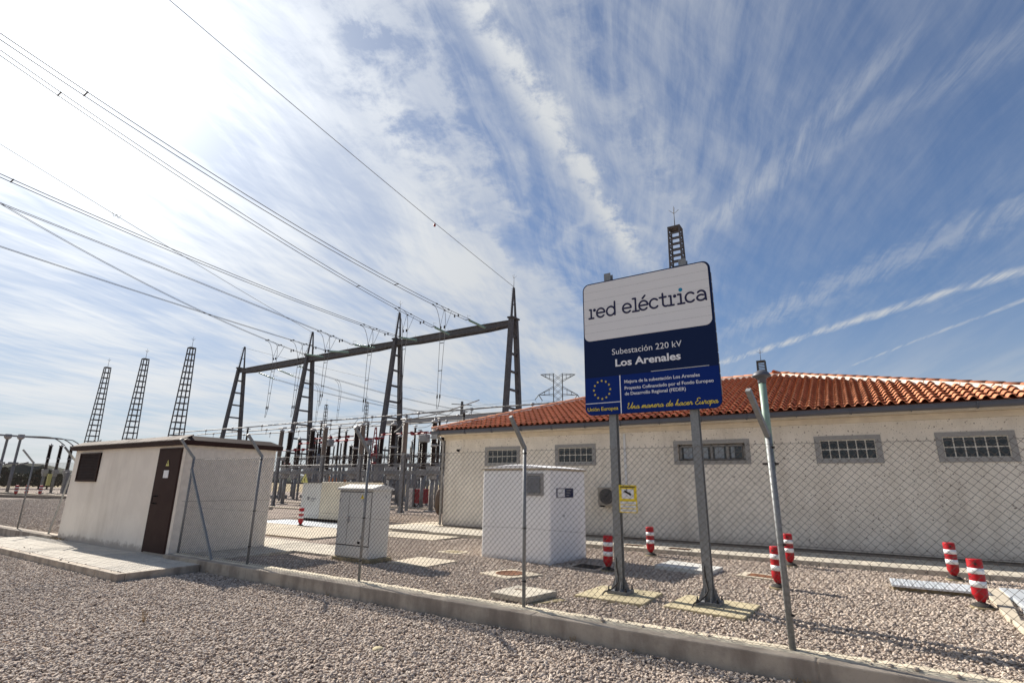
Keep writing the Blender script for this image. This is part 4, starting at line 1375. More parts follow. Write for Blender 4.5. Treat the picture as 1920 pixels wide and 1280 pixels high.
for i in range(13):
    q = MB(); z = 1.565 + i * 0.0295
    q.add([(-6.70, 11.100, z), (-6.32, 11.100, z), (-6.32, 11.117, z + 0.022), (-6.70, 11.117, z + 0.022), (-6.70, 11.104, z - .003), (-6.32, 11.104, z - .003), (-6.32, 11.1175, z + 0.017), (-6.70, 11.1175, z + 0.017)], [(0, 1, 2, 3), (4, 7, 6, 5), (0, 4, 5, 1), (1, 5, 6, 2), (3, 2, 6, 7), (0, 3, 7, 4)])
    q.build('slat', M_zinc, vo)
# plate on the right-hand face
mb = MB(); mb.box(KX1 + 0.001, KX1 + 0.008, 11.42, 12.18, 1.46, 1.68); pl = mb.build('nameplate', M_navy, ki)
mb = MB(); mb.box(KX1 + 0.009, KX1 + 0.012, 11.46, 11.78, 1.475, 1.665); mb.build('white_field', M_swhite, pl)
mb = MB()
for z in (1.62, 1.565, 1.51):
    mb.box(KX1 + 0.009, KX1 + 0.012, 11.85, 12.08 - (1.62 - z), z, z + 0.018)
mb.box(KX1 + 0.0125, KX1 + 0.014, 11.49, 11.70, 1.565, 1.582)
mb.build('printed_line', M_zinc, pl)
mb = MB(); mb.box(KX1 + 0.001, KX1 + 0.02, 11.72, 11.75, 1.02, 1.07); mb.build('lock', M_zinc, ki)
ki.rotation_euler = (0, 0, -R(5))

# ------------------------------------------------------------------ light grey cabinet
cb = thing('grey_cabinet', 'light grey street cabinet with shallow pitched top behind the third fence post', 'cabinet', (-9.9, 9.1, 0))
cx0, cx1, cy0, cy1 = -10.50, -9.37, 8.78, 9.36
mb = MB(); mb.box(cx0 - 0.03, cx1 + 0.10, cy0 - 0.04, cy1 + 0.06, -0.1, 0.10); mb.build('plinth', M_moss, cb, 0.02)
mb = MB(); mb.box(cx0, cx1, cy0, cy1, 0.101, 1.58); mb.build('body', M_cab, cb, 0.015)
mb = MB()
zt = 1.58
mb.add([(cx0 - .04, cy0 - .05, zt), (cx1 + .04, cy0 - .05, zt), (cx1 + .04, cy1 + .05, zt), (cx0 - .04, cy1 + .05, zt),
        (cx0 - .04, cy0 - .05, zt + .045), (cx1 + .04, cy0 - .05, zt + .045), (cx1 + .04, cy1 + .05, zt + .045), (cx0 - .04, cy1 + .05, zt + .045),
        (cx0 - .04, (cy0 + cy1) / 2, zt + .13), (cx1 + .04, (cy0 + cy1) / 2, zt + .13)],
       [(3, 2, 1, 0), (0, 1, 5, 4), (2, 3, 7, 6), (4, 5, 9, 8), (6, 7, 8, 9), (1, 2, 6, 9, 5), (3, 0, 4, 8, 7)])
mb.build('top', M_cab, cb, 0.006)
for a, b in ((cx0 + 0.03, -10.14), (-10.125, -9.60), (-9.585, cx1 - 0.03)):
    q = MB(); q.box(a, b, cy0 - 0.014, cy0 - 0.002, 0.375, 1.53); q.build('door', M_cab, cb, 0.003)
q = MB(); q.box(cx0 + 0.02, cx1 - 0.02, cy0 - 0.006, cy0 - 0.001, 0.355, 1.545); q.build('door_recess', M_black, cb)
q = MB(); q.box(cx0 + 0.03, cx1 - 0.03, cy0 - 0.012, cy0 - 0.001, 0.13, 0.345); q.build('lower_panel', M_cab, cb, 0.003)
for x in (cx0 + 0.05, -9.65):
    for z in (0.55, 1.35):
        q = MB(); q.box(x - .015, x + .015, cy0 - 0.022, cy0 - 0.0145, z - .04, z + .04); q.build('hinge', M_zinc, cb)
q = MB(); q.box(-9.74, -9.66, cy0 - 0.022, cy0 - 0.0145, 0.41, 0.46); q.build('lock', M_black, cb)
q = MB(); q.box(-10.10, -10.07, cy0 - 0.030, cy0 - 0.0145, 0.85, 1.0); q.build('handle', M_zinc, cb)
q = MB(); q.prism([(-9.75, 1.39), (-9.64, 1.39), (-9.695, 1.49)], cy0 - 0.019, cy0 - 0.015); q.build('warning_sticker', M_yellow, cb)
q = MB(); q.prism([(-9.707, 1.405), (-9.690, 1.43), (-9.70, 1.43), (-9.688, 1.465), (-9.712, 1.425), (-9.70, 1.425)], cy0 - 0.022, cy0 - 0.0195); q.build('warning_symbol', M_black, cb)
q = MB(); q.prism([(cy0 + .38, 1.42), (cy0 + .44, 1.42), (cy0 + .41, 1.48)], 0, 0.004)
q.v = [(cx1 + 0.001 + y, x, z) for x, y, z in q.v]; q.build('warning_sticker', M_zinc, cb)

# ------------------------------------------------------------------ far cream container cabinet
fc = thing('cream_container', 'cream equipment container with grey end and warning triangle, behind the grey cabinet', 'container', (-19, 17, 0))
mb = MB(); mb.box(-21.9, -20.55, 16.1, 18.5, 0.16, 1.72); mb.build('grey_end', M_cab, fc, 0.02)
mb = MB(); mb.box(-20.549, -19.1, 16.1, 18.5, 0.16, 1.76); mb.build('body', M_cream, fc, 0.02)
mb = MB(); mb.box(-21.8, -19.2, 16.2, 18.4, -0.1, 0.159); mb.build('skid', M_black, fc)
mb = MB(); mb.box(-21.95, -20.55, 16.05, 18.55, 1.721, 1.75); mb.build('top', M_galvd, fc)
mb = MB(); mb.box(-20.5, -19.15, 16.094, 16.0995, 0.42, 0.43); mb.build('seam', M_plinth, fc)
mb = MB(); mb.lathe([(0.085, 0), (0.085, 0.006)], (-21.38, 16.099, 1.02), 12, axis=(0, -1, 0)); mb.build('round_logo', M_greycol, fc)
q = MB(); q.box(-21.22, -20.85, 16.09, 16.099, 0.98, 1.05); q.box(-21.22, -20.95, 16.09, 16.099, 0.90, 0.94); q.build('printed_line', M_zinc, fc)
q = MB(); q.prism([(-21.95, 1.72), (-21.45, 1.72), (-21.70, 2.12)], 16.02, 16.045); wt = q.build('warning_triangle', M_ysoft, fc)
q = MB(); q.prism([(-21.72, 1.76), (-21.65, 1.86), (-21.70, 1.86), (-21.66, 2.0), (-21.75, 1.85), (-21.71, 1.85)], 16.014, 16.019); q.build('warning_symbol', M_black, wt)
q = MB(); q.box(-23.1, -22.4, 17.2, 17.6, 0.35, 1.45)
tag(q.build('junction_box', M_zinc, None, 0.02), 'small grey junction box left of the cream container', 'box')
q = MB(); q.box(-22.6, -16.6, 14.3, 16.0, -0.05, 0.06)
tag(q.build('steel_trench_cover', M_sheet, None, 0.006), 'pale steel trench covers on the ground before the cream container', 'trench cover')

# ------------------------------------------------------------------ bollards
bg_ = thing('bollard', 'x', 'bollard', (0, 0, 0), 'red and white flexible bollards')
mb = MB(); mb.lathe([(0.15, -0.05), (0.15, 0.035), (0.142, 0.05)], n=20); mb.build('base', M_moss, bg_, 0)
mb = MB(); mb.lathe([(0.135, 0.045), (0.13, 0.062), (0.10, 0.085), (0.045, 0.10), (0.04, 0.125)], n=18); mb.build('rubber_foot', M_rubber, bg_)
mb = MB(); mb.lathe([(0.050, 0.115), (0.062, 0.14), (0.096, 0.20), (0.100, 0.215), (0.100, 0.355), (0.1, 0.42), (0.1, 0.5), (0.1, 0.56), (0.1, 0.715), (0.098, 0.725), (0.075, 0.728)], n=22)
bb = mb.build('tube', M_bred, bg_)
for z0, z1 in ((0.323, 0.413), (0.515, 0.60)):
    mb = MB(); mb.lathe([(0.1018, z0), (0.1018, z1)], n=22); mb.build('white_band', M_bwhite, bb)
mb = MB(); mb.lathe([(0.018, 0), (0.018, 0.012)], (0.0, -0.098, 0.66), 10, axis=(0, -1, 0)); mb.build('plug', M_rubber, bb)
BL = [(-4.66, 11.11, 'red and white bollard just left of the left sign post', .03, .0), (-4.73, 14.14, 'red and white bollard against the pavement kerb between the two sign posts', .0, .0),
      (-1.42, 11.13, 'red and white bollard partly hidden behind the green vent pipe, the nearer of two', .02, -.01), (-1.53, 14.35, 'red and white bollard right of the green vent pipe, beside the pavement kerb', 0, 0),
      (1.40, 14.30, 'red and white bollard behind the narrow end of the white trench cover', .01, 0), (1.37, 11.26, 'nearest and largest bollard, at the corner of the white trench covers', .015, .01),
      (-19.13, 14.15, 'small red and white bollard in front of the cream container', 0, 0)]
for i, (x, y, lb, tx, ty) in enumerate(BL):
    if i == 0:
        bg_.location = (x, y, 0); bg_['label'] = lb; o = bg_
    else:
        o = copy_tree(bg_, (x, y, 0), lb)
    o.rotation_euler = (ty, tx, rnd.uniform(-.5, .5))
for x, y, lb in ((-72.8, 19.56, 'leftmost of three far bollards behind the left fence'), (-72.5, 20.3, 'middle of three far bollards behind the left fence'), (-72.1, 21.3, 'rightmost of three far bollards behind the left fence')):
    copy_tree(bg_, (x, y, 0), lb, scale=(1.5, 1.5, 1.45))

# ------------------------------------------------------------------ covers and slabs in the gravel
s1 = thing('manhole_slab', 'square concrete slab with a round rusty manhole cover in front of the white kiosk', 'manhole', (-6.1, 9.5, 0))
mb = MB(); mb.slab([(-6.60, 9.18), (-5.78, 8.92), (-5.45, 9.72), (-6.30, 9.98)], -0.05, 0.05); mb.build('slab', M_walk, s1, 0.01)
mb = MB(); mb.lathe([(0.29, 0.0505), (0.29, 0.058), (0.27, 0.058), (0.265, 0.054), (0.0, 0.054)], (-6.05, 9.46, 0), 28); mb.build('cover', M_rust, s1)
s2 = thing('raised_slab', 'thick square concrete lid lying on the gravel behind the middle fence post', 'slab', (-4.75, 7.8, 0))
mb = MB(); mb.slab([(-5.12, 7.42), (-4.42, 7.36), (-4.28, 8.10), (-5.06, 8.16)], 0.03, 0.115); mb.build('slab', M_conc, s2, 0.01)
mb = MB(); mb.slab([(-4.95, 7.47), (-4.30, 7.42), (-4.02, 7.95), (-4.9, 8.2)], -0.05, 0.032); mb.build('frame', M_moss, s2, 0.008)
mb = MB(); mb.tube(catmull([(-4.90, 7.80, 0.116), (-4.85, 7.8, 0.128), (-4.76, 7.78, 0.128), (-4.70, 7.77, 0.116)], 4), 0.006, 6); mb.build('handle', M_rust, s2)
pad('steel_cover', 'white sheet steel cover plate on the gravel between the two sign posts', 'cover', [(-3.97, 12.05), (-2.74, 11.83), (-2.66, 12.66), (-3.90, 13.05)], 0.10, M_cab)
s3 = thing('slot_drain', 'narrow rusty slot drain in a pale frame left of the pipe bollard', 'drain', (-1.9, 12.3, 0))
mb = MB(); mb.slab([(-2.30, 12.05), (-1.45, 11.86), (-1.38, 12.38), (-2.22, 12.62)], -0.05, 0.055); mb.build('frame', M_walk, s3, 0.008)
mb = MB(); mb.slab([(-2.12, 12.10), (-1.48, 11.95), (-1.43, 12.27), (-2.06, 12.45)], 0.056, 0.060); mb.build('opening', M_rust, s3)
s4 = thing('open_drain_box', 'dark open drain box in a concrete frame at the right foot of the white kiosk', 'drain', (-5.2, 11.3, 0))
mb = MB(); mb.slab([(-5.62, 10.95), (-4.78, 10.86), (-4.80, 11.60), (-5.62, 11.72)], -0.05, 0.045); mb.build('frame', M_kerb, s4, 0.008)
mb = MB(); mb.slab([(-5.48, 11.05), (-4.90, 10.98), (-4.92, 11.48), (-5.48, 11.58)], 0.046, 0.050); mb.build('opening', M_black, s4)
s5 = thing('small_cover', 'small rusty inspection cover flush in the gravel left of the white kiosk', 'cover', (-9.1, 11.5, 0))
mb = MB(); mb.slab([(-9.45, 11.2), (-8.75, 11.2), (-8.80, 11.75), (-9.45, 11.75)], -0.05, 0.045); mb.build('frame', M_walk, s5, 0.008)
mb = MB(); mb.slab([(-9.32, 11.28), (-8.86, 11.28), (-8.9, 11.66), (-9.32, 11.66)], 0.046, 0.052); mb.build('plate', M_moss, s5)
# corrugated white trench covers on the right
tr = thing('trench_covers', 'white ribbed steel trench covers meeting at a corner on the right', 'trench cover', (1.6, 11.5, 0))
mb = MB(); mb.box(0.30, 1.62, 12.25, 12.98, -0.05, 0.085); mb.build('trench_wall', M_moss, tr, 0.01)
for i in range(8):
    x0 = 0.28 + i * 0.168
    q = MB(); q.box(x0 + .004, x0 + 0.164, 12.18, 13.02, 0.087, 0.118)
    for k in range(3):
        q.box(x0 + 0.02 + k * .05, x0 + 0.04 + k * .05, 12.175, 13.025, 0.1185, 0.125)
    q.build('cover_plank', M_sheet, tr, 0.002)
mb = MB(); mb.slab([(1.50, 10.2), (1.62, 10.2), (1.95, 13.1), (1.63, 13.1)], -0.05, 0.085)
mb.slab([(1.52, 8.9), (1.78, 8.9), (1.78, 10.198), (1.52, 10.198)], -0.05, 0.085)
mb.build('trench_edge', M_walk, tr, 0.01)
for i in range(4):
    q = MB(); y0 = 9.1 + i * 1.02
    q.slab([(1.80 + (0.05 if i > 1 else 0), y0), (3.4, y0), (3.4, y0 + 1.01), (1.80 + (0.08 if i > 1 else 0), y0 + 1.01)], 0.02, 0.10); q.build('cover_plate', M_sheet, tr, 0.006)

# ------------------------------------------------------------------ gantry
gan = []
GX = [-67.4, -53.1, -38.7, -24.3]
GY = 38.0
names = ['leftmost', 'second from left', 'third from left', 'rightmost']
gantry = thing('line_gantry', 'high steel portal gantry with four ladder-like masts and one long crossbeam', 'gantry', (-46, GY, 0))
for gi, gx in enumerate(GX):
    mb = MB()
    mb.box(gx - 0.30, gx + 0.30, GY - 0.62, GY + 0.62, 16.2, 16.33)
    mm = mb.build('mast', M_galvd, gantry)
    for s_ in (-1, 1):
        mb = MB(); mb.bar((gx, GY + s_ * 1.75, -0.1), (gx, GY + s_ * 0.36, 16.199), 0.44, 0.40, (0, 1, 0), 0.40, 0.34); mb.build('leg', M_galvd, mm)
    for k in range(9):
        mb = MB(); z = 1.6 + k * 1.62
        hw_ = 1.75 - (1.75 - 0.36) * (z / 16.3)
        mb.bar((gx, GY - hw_ + .1, z), (gx, GY + hw_ - .1, z), 0.20, 0.17); mb.build('rung', M_galvd, mm)
    mb = MB()
    for s_ in (-1, 1):
        mb.bar((gx, GY + s_ * 0.34, 16.3), (gx, GY + s_ * 0.06, 19.25), 0.17, 0.15, (0, 1, 0), 0.12, 0.10)
    mb.bar((gx, GY - 0.3, 17.6), (gx, GY + 0.3, 17.6), 0.08, 0.07)
    mb.build('spire', M_galvd, mm)
    mb = MB()
    for k in range(13):
        z = 16.5 + k * 0.21
        y = GY - 0.34 + (z - 16.3) / 2.95 * 0.26
        mb.tube([(gx - 0.05, y, z), (gx - 0.05, y - 0.24, z + 0.02)], 0.018, 4)
    mb.build('climbing_pegs', M_galvd, mm)['kind'] = 'stuff'
    if gi in (2, 3):
        mb = MB(); mb.tube([(gx, GY, 19.2), (gx, GY, 20.6)], [0.025, 0.012], 6)
        for a in (0.5, 2.6, 4.7):
            mb.tube([(gx, GY, 20.15), (gx + .25 * math.cos(a), GY + .25 * math.sin(a), 20.4)], 0.010, 4)
        mb.build('lightning_rod', M_galvd, mm)
    mb = MB(); mb.slab([(gx - .6, GY - 2.6), (gx + .6, GY - 2.6), (gx + .6, GY - 1.2), (gx - .6, GY - 1.2)], -0.1, 0.35); mb.slab([(gx - .6, GY + 1.2), (gx + .6, GY + 1.2), (gx + .6, GY + 2.6), (gx - .6, GY + 2.6)], -0.1, 0.35)
    mb.build('footing', M_greycol, mm, 0.03)
for a, b in zip(GX[:-1], GX[1:]):
    mb = MB()
    # tapered I-shaped box beam, deeper in the middle of each span
    c1, c2 = a + 2.9, b - 2.9
    for x0, x1, z0, z1, zz0, zz1 in ((a + 0.2, c1, 15.58, 16.06, 15.46, 16.10), (c1, c2, 15.46, 16.10, 15.46, 16.10), (c2, b - 0.2, 15.46, 16.10, 15.58, 16.06)):
        for yy in (-0.32, 0.32):
            mb.add([(x0, GY + yy - .04, z0), (x1, GY + yy - .04, zz0), (x1, GY + yy - .04, zz1), (x0, GY + yy - .04, z1), (x0, GY + yy + .04, z0), (x1, GY + yy + .04, zz0), (x1, GY + yy + .04, zz1), (x0, GY + yy + .04, z1)],
                   [(0, 1, 2, 3), (7, 6, 5, 4), (0, 4, 5, 1), (3, 2, 6, 7), (0, 3, 7, 4), (1, 5, 6, 2)])
        mb.bar((x0, GY - 0.39, z0 + .05), (x1, GY - 0.39, zz0 + .05), 0.10, 0.08)
        mb.bar((x0, GY - 0.39, z1 - .05), (x1, GY - 0.39, zz1 - .05), 0.10, 0.08)
    nb = 10
    for k in range(nb + 1):
        x = a + 0.5 + (b - a - 1.0) * k / nb
        mb.box(x - 0.06, x + 0.06, GY - 0.27, GY + 0.27, 15.62, 15.70); mb.box(x - 0.06, x + 0.06, GY - 0.27, GY + 0.27, 15.96, 16.03)
    mb.build('crossbeam', M_galvd, gantry)

# ------------------------------------------------------------------ line conductors and strings


def quad3(p0, p1, p2):
    (a, A_), (b, B_), (c, C_) = p0, p1, p2

    def f(y):
        return A_ * (y - b) * (y - c) / ((a - b) * (a - c)) + B_ * (y - a) * (y - c) / ((b - a) * (b - c)) + C_ * (y - a) * (y - b) / ((c - a) * (c - b))
    return f


def string(mb_g, mb_m, a, b, n=15, r=0.115):
    """chain of glass discs from a to b"""
    a = Vector(a); b = Vector(b); d = b - a; L = d.length; d.normalize()
    for k in range(n):
        c = a + d * (L * (k + .5) / n)
        mb_g.lathe([(0.03, -0.05), (r, -0.01), (r * .8, 0.03), (0.04, 0.05)], c, 8, axis=d)
    mb_m.tube([a, b], 0.02, 5)


PH = [('first', -27.05, (34.42, 15.72), (20, 16.55), (3.34, 19.06)), ('second', -31.3, (34.77, 15.80), (20, 17.65), (3.84, 21.01)), ('third', -35.5, (34.54, 15.35), (20, 15.75), (5.71, 16.92)),
      ('fourth', -41.5, (34.2, 15.33), (16.09, 17.0), (7.03, 17.77)), ('fifth', -45.6, (34.26, 15.2), (18.14, 15.88), (8.31, 16.46)), ('sixth', -49.9, (34.62, 15.45), (20.39, 17.75), (8.45, 21.01))]
for i, (nm, X, s0, mid, en) in enumerate(PH):
    f = quad3(s0, mid, en)
    q = thing('line_conductor', '%s overhead twin conductor from the right, strung to the front of the gantry beam' % nm, 'power line', (X, 37.5, 15.7), 'overhead conductors on the camera side of the gantry')
    pts_y = [s0[0] - (s0[0] + 14) * t / 40 for t in range(41)]
    hs_ = 0.2 if i < 3 else 0.10
    for s_ in (-hs_, hs_):
        mb = MB(); mb.tube([(X + s_, y, f(y)) for y in pts_y], 0.0215 if i < 3 else 0.018, 5, cap=False); mb.build('wire', M_cable, q)
    mg, mm_ = MB(), MB()
    string(mg, mm_, (X, 37.45, 15.66), (X, s0[0] + 0.55, s0[1] + 0.0), 18)
    mm_.bar((X - 0.26, s0[0] + .4, s0[1]), (X + 0.26, s0[0] + .4, s0[1]), 0.05)
    for s_ in (-0.2, 0.2):
        mm_.tube([(X + s_, s0[0] + .4, s0[1]), (X + s_, s0[0], s0[1])], 0.025, 5)
    # arcing horns
    mm_.tube([(X, s0[0] + .5, s0[1]), (X, s0[0] + .3, s0[1] + .38), (X, s0[0] + .75, s0[1] + .42)], 0.012, 4)
    mm_.tube([(X, 37.3, 15.66), (X, 37.25, 16.15)], 0.012, 4)
    mg.build('insulator_string', M_glassins, q); mm_.build('fittings', M_galvd, q)
    mb = MB()
    for y in (6.2 if i < 3 else 3.0, 26.0 if i in (0, 1) else 1.0):
        mb.bar((X - 0.24, y, f(y)), (X + 0.24, y, f(y)), 0.05)
    for y in (s0[0] - 1.2,):
        for s_ in (-.2, .2):
            mb.box(X + s_ - .03, X + s_ + .03, y - .06, y + .06, f(y) - .22, f(y) + .02)
    mb.build('spacer', M_cable, q)
    # dropper down to the equipment
    zb = (7.4, 7.3, 7.7, 8.6, 7.8, 8.0)[i]
    yt_ = 31.4
    dq = thing('dropper_cable', '%s pair of vertical dropper cables counted from the right below the gantry conductors' % nm, 'power line', (X, yt_, 8), 'dropper cables on the camera side')
    mb = MB()
    for s_, dy in ((-0.2, 0.0), (0.2, 0.5)):
        t0 = yt_ - 1.0 + dy
        pts = catmull([(X + s_, t0, f(t0)), (X + s_, t0 + 0.55, f(t0) - 0.35), (X + s_ * .9, yt_ + dy * .4, f(yt_) - 1.7), (X + s_ * .8, yt_ + dy * .2, (f(yt_) + zb) / 2), (X + s_ * .7, yt_, zb + 1.0), (X + s_ * .3, yt_ - .1, zb)], 5)
        mb.tube(pts, 0.02, 5, cap=False)
        mb.tube([(X + s_, yt_ + dy + .4, f(yt_ + dy + .4)), (X + s_ * .95, yt_ + dy * .5, f(yt_) - 1.6)], 0.018, 4, cap=False)
    mb.build('cable', M_cable, dq)
    mb = MB()
    for s_ in (-.2, .2):
        mb.lathe([(0.05, -.12), (0.07, 0), (0.05, .12)], (X + s_ * .95, yt_ + .08, f(yt_) - 1.65), 6)
        mb.lathe([(0.05, -.09), (0.06, 0), (0.05, .09)], (X + s_, yt_ - 1.0, f(yt_ - 1.0)), 6, axis=(0, 1, 0))
        mb.lathe([(0.05, -.09), (0.06, 0), (0.05, .09)], (X + s_, yt_ + .5, f(yt_ + .5)), 6, axis=(0, 1, 0))
        mb.lathe([(0.05, -.15), (0.06, 0), (0.05, .15)], (X + s_ * .7, yt_, zb + 1.0), 6)
    for z in (12.8, 10.5):
        mb.bar((X - .2, yt_ + .05, z), (X + .2, yt_ + .05, z), 0.05)
    mb.build('clamps', M_rubber, dq)
BK = [('left', -64.2, (41.3, 14.98), (48.85, 14.40), (61.4, 14.0)), ('middle', -60.1, (41.3, 14.95), (48.5, 14.2), (61.77, 13.45)), ('right', -55.8, (41.3, 14.96), (52, 14.25), (70.2, 13.96))]
for nm, X, s0, mid, en in BK:
    f = quad3(s0, mid, en)
    q = thing('line_conductor', '%s of three twin conductors leaving the back of the gantry beam beside its left mast' % nm, 'power line', (X, 38.5, 15.4), 'conductors behind the gantry')
    for s_ in (-0.2, 0.2):
        mb = MB(); mb.tube([(X + s_, 41.3 + 78 * t / 20, f(41.3 + 78 * t / 20) if 41.3 + 78 * t / 20 < 75 else f(75) + (41.3 + 78 * t / 20 - 75) * 0.02) for t in range(21)], 0.021, 5, cap=False); mb.build('wire', M_cable, q)
    mg, mm_ = MB(), MB()
    string(mg, mm_, (X, 38.55, 15.45), (X, 40.9, 15.02), 16)
    mm_.bar((X - .26, 41.1, 14.98), (X + .26, 41.1, 14.98), 0.05)
    mm_.tube([(X, 40.9, 15.0), (X, 40.8, 15.45), (X, 41.3, 15.5)], 0.012, 4)
    mg.build('insulator_string', M_glassins, q); mm_.build('fittings', M_galvd, q)
    dq = thing('dropper_cable', '%s of three dropper cable pairs hanging behind the gantry' % nm, 'power line', (X, 45, 9), 'dropper cables behind the gantry')
    mb = MB()
    for s_ in (-.2, .2):
        mb.tube(catmull([(X + s_, 44.2, f(44.2)), (X + s_, 44.8, f(44.8) - .4), (X + s_ * .9, 45.1, f(45) - 1.5), (X + s_ * .8, 45.1, 11.5), (X + s_ * .5, 45.0, 9.2)], 5), 0.02, 5, cap=False)
    mb.bar((X - .2, 45.1, 12.3), (X + .2, 45.1, 12.3), 0.05); mb.bar((X - .2, 45.05, 10.8), (X + .2, 45.05, 10.8), 0.05)
    mb.build('cable', M_cable, dq)
# earth wires
ew = thing('earth_wire', 'single earth wire from the rightmost gantry peak across the sky, with a red marker ball', 'power line', (-24.3, GY, 19.3))
f = quad3((38.0, 19.32), (26.78, 20.72), (7.55, 23.54))
mb = MB(); mb.tube([(-24.3, 38 - 50 * t / 40, f(38 - 50 * t / 40)) for t in range(41)], 0.019, 5, cap=False); mb.build('wire', M_cable, ew)
mb = MB(); mb.lathe([(0.04, -.30), (.08, -.27), (.09, -.12), (.04, -.08), (.03, 0.02)], (-24.3, 26.79, f(26.79)), 10); mb.build('marker', M_red, ew)
ew = thing('earth_wire', 'thin earth wire from the second gantry peak with a small spiral marker', 'power line', (-53.1, GY, 19.1))
f = quad3((38.0, 19.15), (16.36, 24.67), (8.03, 26.96))
mb = MB(); mb.tube([(-53.1, 38 - 50 * t / 40, f(38 - 50 * t / 40)) for t in range(41)], 0.02, 5, cap=False); mb.build('wire', M_cable, ew)
mb = MB()
mb.tube([(-53.1 + .12 * math.cos(t), 16.0 + t * .05, f(16.36) + .16 * math.sin(t)) for t in [k * .7 for k in range(22)]], 0.016, 4); mb.build('marker', M_cable, ew)
ew = thing('earth_wire', 'faint earth wire leaving the leftmost gantry peak towards the far yard', 'power line', (-67.4, GY, 19.1))
mb = MB(); mb.tube([(-67.4 + t * .3, 38 + t * 3.0, 19.1 - t * .16 + t * t * .0045) for t in range(26)], 0.014, 4, cap=False); mb.build('wire', M_cable, ew)

# ------------------------------------------------------------------ lattice lightning masts


def lattice_mast(H, w0, w1, nr, thick=0.09):
    root = thing('lightning_mast', 'x', 'mast', (0, 0, 0), 'lattice lightning masts')
    mb = MB()
    cs = ((-1, -1), (1, -1), (1, 1), (-1, 1))
    for a, b in cs:
        mb = MB(); mb.bar((a * w0 / 2, b * w0 / 2, -0.1), (a * w1 / 2, b * w1 / 2, H), thick, thick, (0, 1, 0)); mb.build('leg', M_mast, root)
    mb = MB()
    for k in range(1, nr + 1):
        z = H * k / nr - 0.02
        w_ = w0 + (w1 - w0) * z / H
        for i in range(4):
            a, b = cs[i], cs[(i + 1) % 4]
            mb.bar((a[0] * w_ / 2, a[1] * w_ / 2, z), (b[0] * w_ / 2, b[1] * w_ / 2, z), 0.045, 0.10)
    mb.box(-w1 / 2 - .05, w1 / 2 + .05, -w1 / 2 - .05, w1 / 2 + .05, H, H + 0.06)
    mb.build('battens', M_mast, root)['kind'] = 'stuff'
    mb = MB(); mb.tube([(0, 0, H), (0, 0, H + 1.5)], [0.03, 0.012], 6)
    for i in range(4):
        a = i * PI / 2 + .4
        mb.tube([(0, 0, H + 1.0), (.28 * math.cos(a), .28 * math.sin(a), H + 1.25)], 0.012, 4)
    mb.build('rod', M_mast, root)
    return root


lm1 = lattice_mast(17.9, 1.55, 0.62, 23, 0.11)
ML = [(-92.6, 31.8, 'leftmost of the three lattice lightning masts above the hut'), (-81.1, 32.0, 'middle one of the three lattice lightning masts above the hut'), (-68.8, 32.0, 'rightmost and tallest-looking of the three lattice lightning masts above the hut'),
      (-95.0, 73.5, 'far lattice mast right of the second gantry mast'), (-84.0, 75.0, 'far lattice mast between the second and third gantry masts')]
for i, (x, y, lb) in enumerate(ML):
    if i == 0:
        lm1.location = (x, y, 0); lm1['label'] = lb
    else:
        copy_tree(lm1, (x, y, 0), lb, rz=(0.3 if i > 2 else 0.0), scale=((0.72, 0.72, 1) if i > 2 else None))
lm2 = lattice_mast(16.2, 1.15, 0.62, 44, 0.085)
lm2.location = (-7.07, 28.6 + 4.0, 0)
lm2.location = (-7.95, 32.2, 0); lm2['label'] = 'lattice mast rising behind the name board at its right side'
lm2.scale = (1.13, 1.13, 1.125)
copy_tree(lm2, (-7.78, 67.5, 0), 'far lattice mast seen just above the vent pipe cap', scale=(1.35, 1.35, 1.01))

# lattice transmission pylon far behind
py_ = thing('transmission_pylon', 'distant lattice transmission pylon with two pairs of arms above the tiled roof', 'pylon', (-102, 195, 0))


def pyl(mb, a, b, w=0.20):
    mb.bar(a, b, w, w)


cxp, cyp = -101.8, 195.0
ax_ = Vector((0.886, 0.463, 0)); bx_ = Vector((-0.463, 0.886, 0))


def PP(u, v, z):
    q = Vector((cxp, cyp, 0)) + ax_ * u + bx_ * v
    return (q.x, q.y, z)


for a in (-1, 1):
    for b in (-1, 1):
        mb = MB(); pyl(mb, PP(a * 4.5, b * 4.5, 0), PP(a * 1.9, b * 1.9, 26), 0.3)
        pyl(mb, PP(a * 1.9, b * 1.9, 26), PP(a * 1.9, b * 1.9, 47.5), 0.26)
        mb.build('leg', M_mast, py_)
mb = MB()
zz = [0, 7, 13, 18, 22, 26]
for z0, z1 in zip(zz[:-1], zz[1:]):
    w0 = 4.5 - 2.6 * z0 / 26; w1 = 4.5 - 2.6 * z1 / 26
    for s_ in (-1, 1):
        pyl(mb, PP(-w0, s_ * w0, z0), PP(w1, s_ * w1, z1), .15); pyl(mb, PP(w0, s_ * w0, z0), PP(-w1, s_ * w1, z1), .15)
        pyl(mb, PP(s_ * w0, -w0, z0), PP(s_ * w1, w1, z1), .15); pyl(mb, PP(s_ * w0, w0, z0), PP(s_ * w1, -w1, z1), .15)
z = 26
while z < 47:
    z1 = z + 3.07
    for s_ in (-1, 1):
        pyl(mb, PP(-1.9, s_ * 1.9, z), PP(1.9, s_ * 1.9, z1), .13); pyl(mb, PP(1.9, s_ * 1.9, z), PP(-1.9, s_ * 1.9, z1), .13)
        pyl(mb, PP(s_ * 1.9, -1.9, z), PP(s_ * 1.9, 1.9, z1), .13); pyl(mb, PP(s_ * 1.9, 1.9, z), PP(s_ * 1.9, -1.9, z1), .13)
    z = z1
mb.build('bracing', M_mast, py_)['kind'] = 'stuff'
